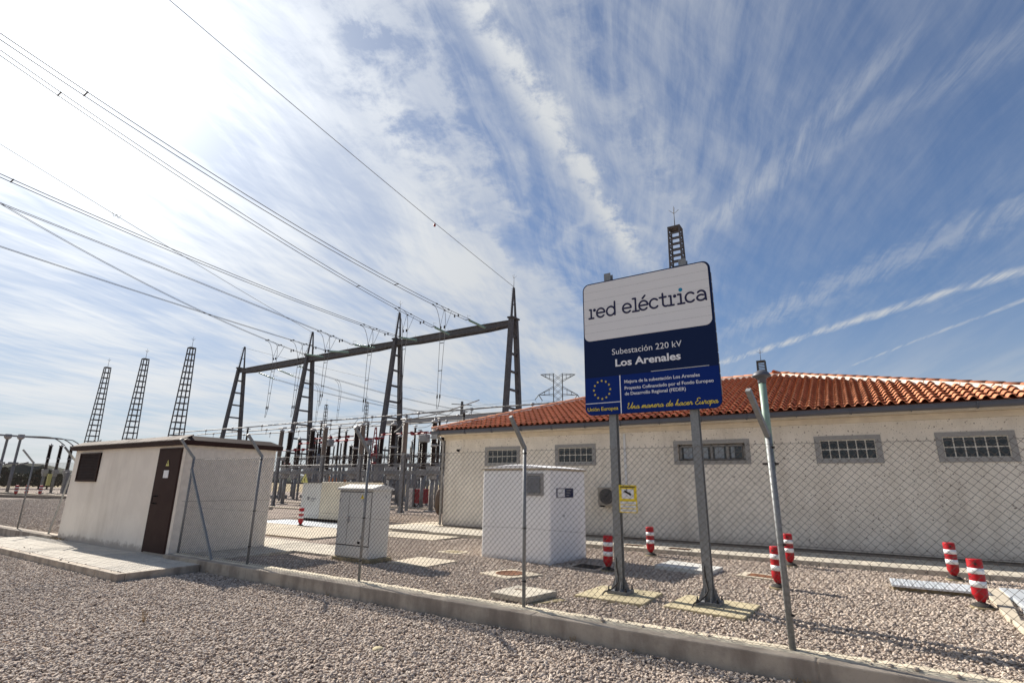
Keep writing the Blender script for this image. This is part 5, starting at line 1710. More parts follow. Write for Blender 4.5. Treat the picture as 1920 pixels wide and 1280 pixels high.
for z0, zt_, L_ in ((38.6, 41.9, 8.2), (44.6, 47.4, 7.4)):
    for s_ in (-1, 1):
        mb = MB()
        tip = PP(s_ * L_, 0, z0 if z0 < 40 else zt_)
        zA, zB = z0, zt_
        for b in (-1.9, 1.9):
            pyl(mb, PP(s_ * 1.9, b, zA), tip, .18); pyl(mb, PP(s_ * 1.9, b, zB), tip, .18)
            for k in (0.3, 0.6):
                p0 = Vector(PP(s_ * 1.9, b, zA)).lerp(Vector(tip), k); p1 = Vector(PP(s_ * 1.9, b, zB)).lerp(Vector(tip), k)
                pyl(mb, p0, p1, .12)
        mb.build('arm', M_mast, py_)
        if z0 < 40:
            mb = MB(); mb.tube([tip, (tip[0] + .8, tip[1] + 1.8, tip[2] - 2.3)], 0.16, 6); mb.tube([tip, (tip[0] - .8, tip[1] - 1.8, tip[2] - 2.3)], 0.16, 6)
            mb.tube(catmull([(tip[0] + .8, tip[1] + 1.8, tip[2] - 2.3), (tip[0], tip[1], tip[2] - 4.2), (tip[0] - .8, tip[1] - 1.8, tip[2] - 2.3)], 5), 0.05, 4)
            mb.build('insulator', M_mast, py_)
for s_, lb in ((-1, 'left'), (1, 'right')):
    t_ = PP(s_ * 8.2, 0, 36.3)
    mb = MB()
    for k in (-1, 1):
        mb.tube([(t_[0] + k * (.8 + 120 * q / 12), t_[1] + k * (1.8 + 60 * q / 12), t_[2] - 14 * (q / 12) + 4 * (q / 12) ** 2) for q in range(13)], 0.045, 4)
    tag(mb.build('distant_conductor', M_cable), 'faint conductors hanging from the %s lower arm of the distant pylon' % lb, 'power line')
# slender far pole
fp = thing('far_pole', 'slender tapered far pole with a short crossarm left of the rightmost gantry mast', 'pole', (-67.9, 86.5, 0))
mb = MB(); mb.bar((-67.9, 86.5, -.1), (-67.9, 86.5, 18.5), 1.5, 1.5, (0, 1, 0), 0.35, 0.35); mb.build('shaft', M_mast, fp)
mb = MB(); mb.bar((-70.0, 85.6, 18.0), (-66.0, 87.4, 17.7), 0.14, 0.14); mb.build('crossarm', M_mast, fp)
mb = MB(); mb.bar((-68.4, 60, -.1), (-68.4, 60, 15.8), 1.5, 1.5, (0, 1, 0), 0.3, 0.3)
mb.v = [(x + 8.9, y, z) for x, y, z in mb.v]
tag(mb.build('far_pole', M_mast), 'slender dark far pole right of the third gantry mast', 'pole')

# ------------------------------------------------------------------ switchyard equipment


def insulator(H, r=0.13, n=None, core=0.6, taper=1.0, step=0.085):
    n = n or int(H / step)
    prof = [(r * 0.9, 0), (r * 0.9, 0.04)]
    for k in range(n):
        z = 0.05 + (H - 0.1) * k / n
        dz = (H - 0.1) / n
        rr = r * (1 + (taper - 1) * k / n)
        prof += [(rr * core, z), (rr, z + dz * .35), (rr * .97, z + dz * .5), (rr * core, z + dz * .75)]
    prof += [(r * 0.8 * taper, H - 0.04), (r * 0.8 * taper, H)]
    return prof


EQ = {}


def breaker():
    o = thing('circuit_breaker', 'x', 'circuit breaker', (0, 0, 0), 'circuit breaker poles in the switchyard')
    mb = MB(); mb.tube([(0, 0, -.1), (0, 0, 2.30)], 0.15, 12); mb.box(-.32, .32, -.32, .32, -.05, .06); mb.build('column', M_greycol, o)
    mb = MB(); mb.box(-.36, .36, -.26, .26, 2.30, 2.85); mb.box(-.22, .22, -.2, .2, 2.02, 2.299); mb.build('mechanism_box', M_zinc, o, 0.03)
    mb = MB(); mb.lathe(insulator(1.25, 0.20, core=.68, step=.10), (0, 0, 2.86), 12); mb.build('lower_insulator', M_ins, o)
    mb = MB(); mb.lathe([(.17, 4.11), (.22, 4.14), (.22, 4.24), (.17, 4.27)], n=12); mb.box(.05, .62, -.05, .05, 4.16, 4.22); mb.build('middle_flange', M_zinc, o)
    mb = MB(); mb.lathe(insulator(1.40, 0.22, core=.68, step=.10), (0, 0, 4.27), 12); mb.build('upper_insulator', M_ins, o)
    mb = MB(); mb.lathe([(.16, 5.67), (.24, 5.70), (.24, 5.80), (.14, 5.86), (.05, 5.88), (.05, 6.0)], n=12); mb.build('head', M_zinc, o)
    return o


def current_transformer():
    o = thing('current_transformer', 'x', 'transformer', (0, 0, 0), 'instrument transformers in the switchyard')
    mb = MB(); mb.tube([(0, 0, -.1), (0, 0, 2.3)], 0.13, 10); mb.box(-.3, .3, -.3, .3, -.05, .06); mb.build('column', M_greycol, o)
    mb = MB(); mb.box(-.3, .3, -.3, .3, 2.3, 2.75); mb.build('base_tank', M_zinc, o, .03)
    mb = MB(); mb.lathe(insulator(1.95, 0.21, core=.68, step=.10), (0, 0, 2.76), 12); mb.build('insulator', M_ins, o)
    mb = MB(); mb.box(-.34, .34, -.28, .28, 4.72, 5.32); mb.build('head', M_zinc, o, .08)
    mb = MB(); mb.tube([(-.7, 0, 5.05), (.7, 0, 5.05)], 0.04, 8); mb.build('terminal_bar', M_tube, o)
    return o


def support():
    o = thing('post_insulator', 'x', 'insulator', (0, 0, 0), 'slim post insulators on steel columns')
    mb = MB(); mb.tube([(0, 0, -.1), (0, 0, 3.1)], 0.11, 10); mb.box(-.25, .25, -.25, .25, -.05, .05); mb.build('column', M_greycol, o)
    mb = MB(); mb.lathe(insulator(3.1, 0.115, core=.62), (0, 0, 3.1), 10); mb.build('insulator', M_ins, o)
    mb = MB(); mb.lathe([(.1, 6.2), (.12, 6.23), (.12, 6.3), (.05, 6.32)], n=10); mb.tube([(-.2, 0, 6.42), (.2, 0, 6.42)], .05, 8)
    for a in range(5):
        t = -PI / 2 + (a - 2) * .5
    mb.build('clamp', M_zinc, o)
    return o


def tan_post():
    o = thing('disconnector_post', 'x', 'insulator', (0, 0, 0), 'steel posts topped by tan insulators')
    mb = MB(); ibeam(mb, 0, 0, 0.0, 3.55, 0.20, 0.20, 0.02); mb.bar((-.03, 0, .35), (-.3, 0, 0.02), .03, .1); mb.bar((.03, 0, .35), (.3, 0, 0.02), .03, .1)
    mb.box(-.34, .34, -.3, .3, -.05, .03); mb.build('column', M_greycol, o)
    mb = MB(); mb.lathe(insulator(1.80, 0.17, core=.85, step=.07), (0, 0, 3.56), 14); mb.build('insulator', M_inst, o)
    mb = MB(); mb.lathe([(.15, 5.36), (.17, 5.38), (.17, 5.46), (.05, 5.5), (.05, 5.62)], n=12); mb.tube([(-.45, 0, 5.62), (.45, 0, 5.62)], .045, 8); mb.build('cap', M_zinc, o)
    return o


def place(src, items):
    for i, it in enumerate(items):
        x, y, lb = it[:3]
        sc = it[3] if len(it) > 3 else 1.0
        if i == 0:
            src.location = (x, y, 0); src['label'] = lb; src.scale = (1, 1, sc)
        else:
            copy_tree(src, (x, y, 0), lb, scale=(1, 1, sc))


ordn = ['first', 'second', 'third', 'fourth', 'fifth', 'sixth', 'seventh', 'eighth', 'ninth', 'tenth']
place(tan_post(), [(-35.8, 24.0, 'steel post with tan insulator right beside the hut roof end'), (-30.8, 24.0, 'steel post with tan insulator above the cream container'), (-27.05, 24.0, 'steel post with tan insulator seen behind the third fence post'),
                   (-23.2, 24.0, 'steel post with tan insulator right of the grey cabinet, base plate in view')])
bx = [-39.1, -36.2, -31.05, -27.25, -23.45]
place(breaker(), [(x, 27.0, '%s from the left in the front row of two-stage breaker poles' % ordn[i]) for i, x in enumerate(bx)]
      + [(x, 41.5, '%s from the left in the back row of breaker poles under the gantry' % ordn[i]) for i, x in enumerate([-63, -58.5, -54, -48.5, -44.5, -40.5, -35.5])])
place(current_transformer(), [(-37.9, 30.0, 'leftmost instrument transformer with boxy grey head, above the cream container'), (-33.6, 30.4, 'second instrument transformer with boxy grey head, above the grey cabinet'), (-27.0, 30.0, 'instrument transformer with boxy grey head just left of the tiled building')]
      + [(x, 49.0, '%s from the left of the far instrument transformers' % ordn[i]) for i, x in enumerate([-72, -66, -60, -53, -47])])
sx_ = [(-43.5, 33), (-39.4, 33), (-36.7, 30.0), (-35.4, 31), (-30.8, 33), (-29.2, 30), (-25.6, 30), (-41.5, 36), (-33, 36)]
place(support(), [(x, y, '%s in the near group of slim dark post insulators, from the left' % ordn[i]) for i, (x, y) in enumerate(sorted(sx_))]
      + [(x, y, '%s in the far group of slim dark post insulators, from the left' % ordn[i], 1.05) for i, (x, y) in enumerate([(-82, 55), (-76, 55), (-70, 55), (-63, 55), (-57, 55), (-52, 55), (-46, 55)])])
r_ = random.Random(19)
n_ = ['one', 'two', 'three', 'four', 'five', 'six', 'seven', 'eight', 'nine', 'ten', 'eleven', 'twelve', 'thirteen', 'fourteen', 'fifteen', 'sixteen']
bk2 = breaker(); bk2['group'] = 'second row of breaker poles'
place(bk2, [(-48.5 + i * 2.45 + r_.uniform(-.3, .3), 34.6, 'number %s from the left in the second row of dark breaker poles' % n_[i], r_.uniform(.98, 1.06)) for i in range(9)])
sp2 = support(); sp2['group'] = 'crowded slim insulators behind the racks'
place(sp2, [(-57 + i * 2.1 + r_.uniform(-.5, .5), 43.5 + r_.uniform(-1, 1), 'number %s from the left in the crowded row of slim insulators behind the racks' % n_[i], r_.uniform(.9, 1.05)) for i in range(14)])
ct2 = current_transformer(); ct2['group'] = 'fourth row of instrument transformers'
place(ct2, [(-56 + i * 3.1, 52.0, 'number %s from the left in the farthest row of boxy instrument transformers' % n_[i], 1.0) for i in range(7)])
# tall bus supports carrying the tubular busbars
BUS = [(36.0, 7.98, 'nearest and highest'), (39.1, 8.0, 'middle'), (42.2, 8.0, 'farthest')]
for by, bz, nm in BUS:
    q = thing('busbar', '%s of three long horizontal tubular busbars across the switchyard' % nm, 'busbar', (-40, by, bz), 'tubular busbars')
    mb = MB()
    mb.tube([(-78 + k * 3.5, by, bz + 0.02 * math.sin(k)) for k in range(22)], 0.062, 8)
    mb.build('tube', M_tube, q)
    mb = MB()
    for k in range(12):
        x = -76 + k * 6.1 + (by - 36) * .7
        mb.lathe([(0.09, -.14), (0.12, -.1), (0.12, .1), (0.09, .14)], (x, by, bz), 8, axis=(1, 0, 0))
        mb.tube([(x, by, bz), (x, by, bz - .6)], 0.03, 5)
    mb.build('clamps', M_zinc, q)
bs = thing('bus_support', 'x', 'insulator', (0, 0, 0), 'tall bus support insulators with grading rings')
mb = MB(); mb.tube([(0, 0, -.1), (0, 0, 4.6)], 0.14, 10); mb.build('column', M_greycol, bs)
mb = MB(); mb.lathe(insulator(3.1, 0.13, core=.66), (0, 0, 4.6), 10); mb.build('insulator', M_ins, bs)
mb = MB(); mb.tube([(.3 * math.cos(t * PI / 8), 0.3 * math.sin(t * PI / 8), 7.78) for t in range(17)], .022, 5)
for t in range(4):
    mb.tube([(.3 * math.cos(t * PI / 2), .3 * math.sin(t * PI / 2), 7.78), (0, 0, 7.68)], .015, 4)
mb.lathe([(.1, 7.66), (.12, 7.7), (.1, 7.9)], n=8)
mb.build('grading_ring', M_zinc, bs)
place(bs, [(-60.5, 36.0, 'tall bus support insulator right above the hut roof'), (-47.0, 36.0, 'tall bus support insulator right of the second gantry mast'), (-43.3, 39.1, 'tall bus support insulator left of the third gantry mast, in the second row'),
           (-34.8, 36.0, 'tall bus support insulator right of the third gantry mast'), (-28.0, 36.0, 'tall bus support insulator with ring, standing above the left end of the tiled roof'), (-26.2, 39.1, 'tall bus support insulator peeping over the tiled roof beside the rightmost gantry mast'),
           (-52.5, 39.1, 'tall bus support insulator directly behind the second gantry mast')])
# red disconnector linkages and aluminium arms
for i, (x0, x1, y, z, lb) in enumerate(((-40.5, -35.0, 30.2, 5.45, 'red disconnector arm left of the fence post arm'), (-35.0, -29.5, 33.2, 5.85, 'red disconnector arm behind the third gantry mast'), (-28.6, -25.4, 30.2, 5.4, 'red disconnector arm beside the building corner'),
                                        (-46.5, -41.2, 33.2, 5.4, 'red disconnector arm behind the second gantry mast'), (-44, -38.5, 28.5, 4.35, 'lower red disconnector arm near the hut'), (-34.5, -29, 27.8, 4.9, 'long red operating rod over the far cabinet'))):
    q = thing('red_disconnector', lb, 'disconnector', (x0, y, z), 'red disconnector arms')
    mb = MB(); mb.tube([(x0, y, z), (x1, y, z + .05)], 0.05, 6); mb.build('arm', M_red, q)
    mb = MB()
    for k in range(5):
        x = x0 + (x1 - x0) * (k + .3) / 5
        mb.box(x - .09, x + .09, y - .09, y + .09, z - .08, z + .14)
    mb.build('joint', M_red, q)
for i, (x, y, z) in enumerate(((-32.3, 30.0, 3.6), (-25.6, 31.5, 3.4), (-44.8, 31.0, 3.0))):
    q = thing('earthing_switch', ('red lattice earthing switch standing above the grey cabinet', 'red earthing switch near the building corner', 'red earthing switch low behind the second gantry mast')[i], 'earthing switch', (x, y, 0), 'red earthing switches')
    mb = MB(); mb.tube([(x, y, -.1), (x, y, z)], .1, 8); mb.build('column', M_greycol, q)
    mb = MB(); H_ = 2.5 if i == 0 else 1.1
    for s_ in (-1, 1):
        mb.bar((x + s_ * .32, y, z), (x + s_ * .07, y, z + H_), .06)
    for k in range(7 if i == 0 else 3):
        zz_ = z + H_ * (k + .5) / (7 if i == 0 else 3)
        w_ = .32 - .25 * (zz_ - z) / H_
        mb.bar((x - w_, y, zz_), (x + w_, y, zz_ + .1), .05)
    mb.lathe([(.25, -.12), (.3, -.06), (.3, .06), (.15, .12)], (x, y, z + .35), 10); mb.lathe([(.15, -.1), (.2, 0), (.15, .1)], (x + .1, y, z - .35), 10)
    mb.build('arm', M_red, q)
# slanted aluminium jumpers and horizontal steel beams
q = thing('steel_beam_rack', 'grey horizontal steel beams and rails tying the front breaker row together', 'steel frame', (-30, 26, 2.5))
mb = MB(); mb.bar((-41, 26.6, 2.45), (-22.0, 26.6, 2.45), .18, .22); mb.build('beam', M_greycol, q)
mb = MB(); mb.tube([(-41, 26.0, 2.97), (-22.0, 26.0, 2.97)], .035, 6); mb.tube([(-41, 26.0, 2.80), (-22.0, 26.0, 2.80)], .02, 6); mb.build('rail', M_tube, q)
for x in (-40.6, -33.4, -29.3, -25.2): MB().bar((x, 26.6, -.1), (x, 26.6, 2.4), .16, .16).build('leg', M_greycol, q)
q = thing('steel_beam_rack', 'grey horizontal beams of the rack behind the breaker row', 'steel frame', (-35, 31, 3))
for x0, x1, y, z in ((-46, -24, 30.7, 3.15), (-46, -27, 33.3, 3.15), (-50, -30, 36.0, 4.1)): MB().bar((x0, y, z), (x1, y, z), .16, .2).build('beam', M_greycol, q)
for x in (-45, -41, -37, -33.2, -28.4):
    MB().bar((x, 30.7, -.1), (x, 30.7, 3.1), .15, .15).build('leg', M_greycol, q)
    MB().bar((x - 1, 33.3, -.1), (x - 1, 33.3, 3.1), .15, .15).build('leg', M_greycol, q)
for i, (a, b, lb) in enumerate((((-27.05, 24, 5.62), (-31.0, 27.0, 5.9), 'leftward pale jumper tube from the post behind the fence'), ((-23.2, 24, 5.62), (-27.25, 27.0, 5.2), 'pale jumper tube sloping down-left from the rightmost tan post'), ((-23.2, 24, 5.55), (-19.5, 26.6, 6.9), 'pale jumper tube sloping up-right from the rightmost tan post'),
                                ((-30.8, 24, 5.62), (-36.2, 27.0, 5.9), 'pale jumper tube from the tan post above the cream container'), ((-36.2, 27, 5.95), (-37.9, 30, 5.05), 'pale jumper tube between the left breakers and the first transformer'))):
    a = Vector(a); b = Vector(b); c = (a + b) / 2 + Vector((0, 0, -.15))
    mb = MB(); mb.tube(catmull([a, c, b], 6), .035, 6); tag(mb.build('jumper_tube', M_tube), lb, 'jumper')
# thin dropper jumpers from busbars
mb = MB()
for k, (x, y0, z0, y1, z1) in enumerate(((-31, 36, 7.9, 33.3, 6.3), (-36.7, 36, 7.9, 30.2, 6.4), (-41.4, 36, 7.9, 33.2, 6.3), (-27, 36, 7.9, 30, 5.4), (-45.2, 39, 7.9, 33.2, 6.2), (-29.2, 36, 7.9, 30.2, 6.4))):
    mb.tube(catmull([(x, y0, z0), (x + .3, (y0 + y1) / 2, (z0 + z1) / 2 - .5), (x, y1, z1)], 6), .02, 5)
tag(mb.build('jumper_cables', M_cable), 'thin curved jumper cables dropping from the busbars to the insulators', 'cable')['kind'] = 'stuff'
# low portal with grey beam far behind, above the roof end
q = thing('low_portal', 'far horizontal grey portal beam seen above the left end of the tiled roof', 'gantry', (-50, 60, 0))
mb = MB(); mb.box(-62, -38, 59.6, 60.4, 10.7, 11.35); mb.build('beam', M_zinc, q)
for x in (-61, -39): MB().bar((x, 60, -.1), (x, 60, 10.7), .5, .5, (0, 1, 0)).build('leg', M_greycol, q)
# steel ladder, cabinets, red box, cable drum
q = thing('red_trolley', 'red fire extinguisher trolley box between the equipment columns', 'trolley', (-27.9, 31, 0))
mb = MB(); mb.box(-28.5, -27.35, 30.7, 31.2, .30, 1.35); mb.build('box', M_red, q, .03)
mb = MB(); mb.bar((-28.3, 30.8, 0.0), (-27.8, 30.8, .32), .06); mb.bar((-27.5, 30.8, 0.0), (-28.0, 30.8, .32), .06); mb.lathe([(.16, -.04), (.16, .04)], (-28.35, 30.7, .16), 12, axis=(0, 1, 0)); mb.lathe([(.16, -.04), (.16, .04)], (-27.6, 30.7, .16), 12, axis=(0, 1, 0)); mb.build('wheel_frame', M_rubber, q)
tag(MB().box(-29.6, -28.75, 31.2, 31.9, 0.0, 1.35).build('equipment_cabinet', M_cab, None, .03), 'pale grey cabinet directly left of the red trolley box', 'cabinet')
tag(MB().box(-26.0, -25.0, 31.8, 32.4, 0.0, 1.5).build('equipment_cabinet', M_greycol, None, .03), 'dark grey cabinet right of the red trolley box', 'cabinet')
tag(MB().box(-45.6, -44.7, 33.8, 34.4, 0.0, 1.6).build('equipment_cabinet', M_greycol, None, .03), 'dark grey cabinet behind the second gantry mast foot', 'cabinet')
tag(MB().box(-38.3, -35.9, 34.0, 34.6, 1.9, 3.2).build('equipment_cabinet', M_zinc, None, .03), 'wide grey cabinet seen above the cream container top', 'cabinet')
q = thing('cable_drum', 'brown cable drum half hidden behind the left corner of the building', 'cable drum', (-20.3, 24.3, 0))
mb = MB(); mb.lathe([(0.75, -.5), (.75, -.42), (.45, -.42), (.45, .42), (.75, .42), (.75, .5)], (-20.1, 24.6, .75), 24, axis=(1, .35, 0)); mb.build('reel', mat('weathered wood', (0.13, 0.10, 0.08), .9), q)
mb = MB(); mb.lathe([(0.20, 0), (.20, .02)], (-19.62, 24.72, .75), 12, axis=(1, .35, 0)); mb.build('hub', M_zinc, q)
q = thing('grey_hopper', 'light grey tapered box on a column beside the building corner', 'box', (-20.6, 24.8, 0))
mb = MB(); mb.add([(-21.2, 25.5, 1.5), (-20.6, 25.5, 1.5), (-20.1, 25.5, 2.2), (-21.3, 25.5, 2.2), (-21.2, 26.1, 1.5), (-20.6, 26.1, 1.5), (-20.1, 26.1, 2.2), (-21.3, 26.1, 2.2)], [(0, 1, 2, 3), (7, 6, 5, 4), (0, 4, 5, 1), (3, 2, 6, 7), (0, 3, 7, 4), (1, 5, 6, 2)])
mb.build('tank', M_cab, q)
mb = MB(); mb.tube([(-20.9, 25.8, 0), (-20.9, 25.8, 1.5)], .1, 8); mb.build('leg', M_greycol, q)
q = thing('step_ladder', 'small aluminium ladder standing behind the second gantry mast', 'ladder', (-47, 36, 0))
mb = MB()
for s_ in (-.22, .22): mb.bar((-46.6 + s_, 35.6, 0), (-46.4 + s_, 35.9, 2.0), .05)
for k in range(5): mb.bar((-46.8, 35.6 + k * .06, .3 + k * .38), (-46.2, 35.6 + k * .06, .3 + k * .38), .05)
mb.build('frame', M_tube, q)
# trench kerbs in the yard
for x0, x1, y, lb in ((-52, -24.4, 22.6, 'pale concrete trench edge on the ground in front of the tan posts'), (-52, -21.8, 29.0, 'pale concrete trench edge on the ground among the breaker columns')):
    tag(MB().box(x0, x1, y, y + .5, -.05, .09).build('trench_edge', M_walk, None, .01), lb, 'trench edge')
tag(MB().box(-100, -32.0, 21.0, 21.5, -.05, .18).build('trench_edge', M_walk, None, .01), 'long pale trench edge across the far yard left of the hut', 'trench edge')
tag(MB().slab([(-67.9, 17.0), (-52, 21.3), (-52, 21.7), (-67.9, 17.5)], -.05, .25).build('yard_kerb', M_plinth, None), 'dark kerb wall across the yard seen behind the left fence', 'kerb')

# ------------------------------------------------------------------ left group of far equipment
lc = thing('bus_post', 'x', 'insulator', (0, 0, 0), 'tall grey bus posts on the left')
mb = MB(); mb.tube([(0, 0, -.1), (0, 0, 3.4)], .17, 10); mb.build('column', M_greycol, lc)
mb = MB(); mb.lathe(insulator(2.8, .15, core=.8, step=.12), (0, 0, 3.6), 10); mb.build('insulator', M_greycol, lc)
mb = MB(); mb.box(-.3, .3, -.5, .3, 3.4, 3.6); mb.bar((0, .3, 3.3), (0, 1.3, 3.62), .12, .2); mb.build('bracket', M_greycol, lc)
mb = MB(); mb.box(-.3, .3, -.26, .26, 6.45, 6.9); mb.lathe([(.2, 6.3), (.36, 6.5), (.36, 6.7), (.2, 6.9)], n=10); mb.build('head', M_zinc, lc)
place(lc, [(-85.5, 22.15, 'third tall grey bus post from the left edge, nearest the open-topped fence post'), (-86.5, 21.2, 'second tall grey bus post from the left edge'), (-87.3, 20.2, 'tall grey bus post cut by the left edge of the photo')])
bk = breaker()
bk['group'] = 'dark breaker poles left of the hut'
for i, (x, y) in enumerate(((-85, 25.1), (-85, 26.15), (-85, 27.25))):
    lb = '%s of the three dark breaker poles left of the hut' % ('left', 'middle', 'right')[i]
    if i == 0:
        bk.location = (x, y, 0); bk['label'] = lb
    else:
        copy_tree(bk, (x, y, 0), lb)
place(support(), [(-78, 27.1, 'left slim post insulator next to the hut wall'), (-78, 27.7, 'right slim post insulator next to the hut wall')])
q = thing('bent_busbars', 'three bent aluminium tubes curving down from the tall bus posts left of the hut', 'busbar', (-85, 25, 6.5))
for y1, z0, dx in ((27.9, 6.62, 0), (26.9, 6.72, -1.0), (25.9, 6.78, -1.8)):
    mb = MB(); mb.tube(catmull([(-86 + dx * .5, 18.5, z0 + .08), (-85.5 + dx * .5, 22.2, z0), (-85, y1 - 1.4, z0 - .02), (-85, y1 - .4, z0 - .25), (-85, y1 + .6, z0 - .95)], 6), .06, 6); mb.build('tube', M_tube, q)
tag(MB().box(-84.0, -83.6, 25.15, 25.5, 0.9, 2.3).build('warning_board', M_ysoft), 'tall pale yellow warning board among the far columns on the left', 'sign')
for i, (y, h_, w_) in enumerate(((26.3, 2.5, .5), (27.0, 2.8, .6), (28.6, 2.6, .6))):
    tag(MB().box(-82.4, -81.8, y, y + w_, 0.0, h_).build('control_cabinet', M_greycol, None, .03), '%s narrow grey control cabinet left of the hut' % ('left', 'middle', 'right')[i], 'cabinet')
tag(MB().box(-86, -85.4, 20.5, 21.2, 1.2, 2.0).build('terminal_box', M_cab, None, .03), 'small pale terminal box at the left edge of the photo', 'box')
for i, (x, y, h_) in enumerate(((-110, 36.5, 5.0), (-96, 31.0, 4.5))):
    q = thing('yard_lamp', '%s thin lamp column in front of the left tree line' % ('left', 'right')[i], 'lamp', (x, y, 0), 'thin lamp columns')
    mb = MB(); mb.tube([(x, y, -.1), (x, y, h_)], .06, 6); mb.build('column', M_greycol, q)
    mb = MB(); mb.box(x - .2, x + .2, y - .15, y + .5, h_, h_ + .15); mb.build('lamp_head', M_zinc, q)

# ------------------------------------------------------------------ trees on the horizon
tree_mesh = []
for k in range(3):
    r_ = random.Random(40 + k)
    mb = MB()
    for i in range(900):
        a = r_.uniform(0, 2 * PI); b = r_.random() ** .5
        zz_ = r_.random()
        rr = (1 - (2 * zz_ - .8) ** 2 * .45) * 4.2 * (1 + .25 * math.sin(3 * a + k) + .15 * math.sin(7 * a))
        p = Vector((math.cos(a) * rr * b, math.sin(a) * rr * b, 1.8 + zz_ * 5.6 * (1 - .3 * b)))
        s_ = r_.uniform(.25, .6)
        n_ = Vector((r_.uniform(-1, 1), r_.uniform(-1, 1), r_.uniform(-.3, 1))).normalized()
        t_ = n_.orthogonal().normalized(); u_ = n_.cross(t_)
        mb.add([p + t_ * s_, p + u_ * s_ * .8, p - t_ * s_, p - u_ * s_ * .7], [(0, 1, 2, 3)])
    tr_ = MB(); tr_.tube([(0, 0, -.3), (.2, 0, 2.2), (0, .2, 4.5)], [.32, .25, .12], 7)
    for a in (0.4, 2.2, 4.1): tr_.tube([(0.1, 0, 2.5), (math.cos(a) * 2, math.sin(a) * 2, 4.2)], [.14, .05], 5)
    tree_mesh.append((mb.mesh('crown', M_leaf), tr_.mesh('trunk', M_bark)))
r_ = random.Random(77)
tn = 0
TL_ = []
for i in range(14):
    u_ = i / 13
    TL_.append((-119 + 7 * u_ + r_.uniform(-3, 3), 22 + u_ * 30 + r_.uniform(-.8, .8), r_.uniform(.42, .62)))
for i in range(9):
    TL_.append((-170 + i * 5.0 + r_.uniform(-2, 2), 128 + i * 1.5 + r_.uniform(-4, 4), r_.uniform(.6, 1.0)))
place_words = ['behind the left fence', 'beside the tall bus posts', 'behind the three dark breaker poles', 'behind the yard cabinets left of the hut', 'hidden mostly by the hut']
for i, (x, y, s_) in enumerate(TL_):
    cm, tm = tree_mesh[i % 3]
    if i < 14:
        lb = 'number %s from the left in the dark far tree line left of the hut' % (['one', 'two', 'three', 'four', 'five', 'six', 'seven', 'eight', 'nine', 'ten', 'eleven', 'twelve', 'thirteen', 'fourteen', 'fifteen', 'sixteen', 'seventeen', 'eighteen', 'nineteen', 'twenty', 'twenty-one', 'twenty-two'][i])
    else:
        lb = 'dark tree, %s from the left in the clump behind the switchyard' % ordn[i - 14]
    t_ = thing('horizon_tree', lb, 'tree', (x, y, -.3), 'dark trees along the horizon')
    share('crown', cm, t_); share('trunk', tm, t_)
    t_.scale = (s_ * 1.15, s_ * 1.15, s_ * .92); t_.rotation_euler = (0, 0, r_.uniform(0, 6))
mb = MB()
for i in range(60):
    x = -900 + i * 34; y = 700 + 120 * math.sin(i * .7) ; 
hv = []
for i in range(80):
    a = R(95 + i * 1.25)
    d_ = 900
    h_ = 9 + 7 * math.sin(i * .37) + 5 * math.sin(i * .91 + 1)
    hv.append((math.cos(a) * d_, math.sin(a) * d_, max(4, h_)))
v = [(x, y, -.4) for x, y, h_ in hv] + [(x * 1.02, y * 1.02, h_) for x, y, h_ in hv] + [(x * 1.25, y * 1.25, -.4) for x, y, h_ in hv]
n = len(hv)
mb.add(v, [(i, i + 1, n + i + 1, n + i) for i in range(n - 1)] + [(n + i, n + i + 1, 2 * n + i + 1, 2 * n + i) for i in range(n - 1)], True)
struct('hills', mb, mat('wooded hill', (0.045, 0.055, 0.045), .95, col2=(0.08, 0.085, 0.06), nscale=.02))
q = thing('orange_house', 'small orange brick building seen between the switchyard columns', 'building', (-148, 120, 0))
mb = MB(); mb.box(-153, -143, 118, 126, -.3, 3.6); mb.build('wall', M_house, q)
mb = MB(); mb.box(-153.4, -142.6, 117.6, 126.4, 3.6, 3.9); mb.build('roof', M_walk, q)

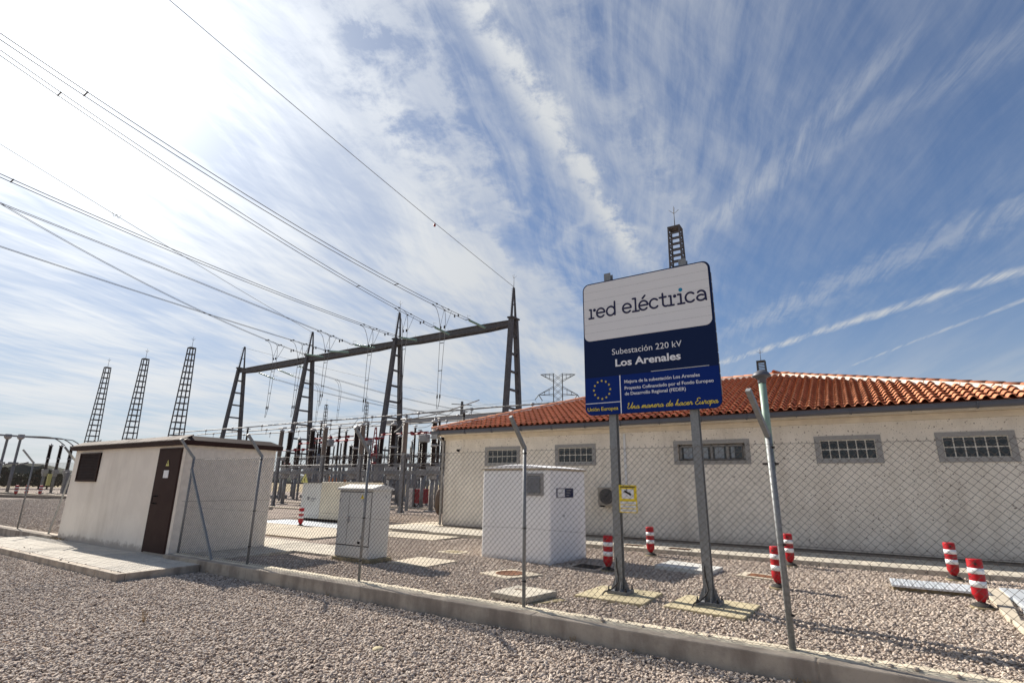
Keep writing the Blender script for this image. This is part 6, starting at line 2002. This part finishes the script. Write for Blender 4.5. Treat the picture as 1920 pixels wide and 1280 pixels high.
# ------------------------------------------------------------------ small things on the outer gravel
mb = MB()
for i in range(7):
    a = rnd.uniform(-.3, .3)
    mb.bar((-8.46 + rnd.uniform(-.02, .02), 3.95, ZO), (-8.46 + a * .25, 3.95 + rnd.uniform(-.06, .06), ZO + rnd.uniform(.08, .24)), .006, .004)
tag(mb.build('dry_weed', M_weed), 'tiny dry weed stalk sprouting from the outer gravel', 'weed')
def rock(x, y, s_, m, lb):
    mbr = MB(); mbr.lathe([(s_ * .5, 0), (s_ * .95, s_ * .15), (s_, s_ * .35), (s_ * .6, s_ * .6), (s_ * .1, s_ * .66)], (x, y, ZO), 7)
    mbr.v = [(x + (a - x) * (1 + .25 * math.sin(b * 40)), y + (b - y) * (1 + .2 * math.cos(a * 37)), c) for a, b, c in mbr.v]
    return tag(mbr.build('rock', m), lb, 'rock')
rock(-4.95, 4.9, .07, M_pad, 'ochre stone lump on the outer gravel below the kerb')

# stray stones kicked onto the apron, slabs and pads
mb = MB()
r_ = random.Random(12)
spots = [(r_.uniform(-21.5, -12.1), 5.02 + abs(r_.gauss(0, .22)), .022) for _ in range(46)] + [(r_.uniform(-4.0, -3.0), r_.uniform(8.4, 9.3), .055) for _ in range(9)] \
    + [(r_.uniform(-2.5, -1.6), r_.uniform(8.5, 9.2), .055) for _ in range(9)] + [(r_.uniform(-6.4, -5.6), r_.uniform(9.2, 9.8), .058) for _ in range(6)] + [(r_.uniform(-11, 3), r_.uniform(14.8, 14.98), .126) for _ in range(30)]
for x, y, z in spots:
    s_ = r_.uniform(.008, .02)
    mb.lathe([(s_ * .5, 0), (s_, s_ * .4), (s_ * .8, s_ * .8), (s_ * .2, s_ * 1.05)], (x, y, z), 6)
tag(mb.build('stray_gravel', M_stone), 'loose stones scattered on the apron, slabs and kerb tops', 'gravel')['kind'] = 'stuff'
# small dry tufts where the gravel meets the kerb
mb = MB()
for _ in range(14):
    x0 = r_.uniform(-12, 1.5); y0 = r_.choice((6.50, 6.98)); z0 = ZO if y0 < 6.7 else 0
    for k in range(7):
        a = r_.uniform(0, 6.28); l = r_.uniform(.02, .05)
        mb.bar((x0, y0, z0), (x0 + math.cos(a) * l, y0 + math.sin(a) * l * .6, z0 + r_.uniform(.03, .085)), .004, .003)
tag(mb.build('weed_tufts', M_weed), 'small dry weed tufts along the foot of the kerb wall', 'weeds')['kind'] = 'stuff'
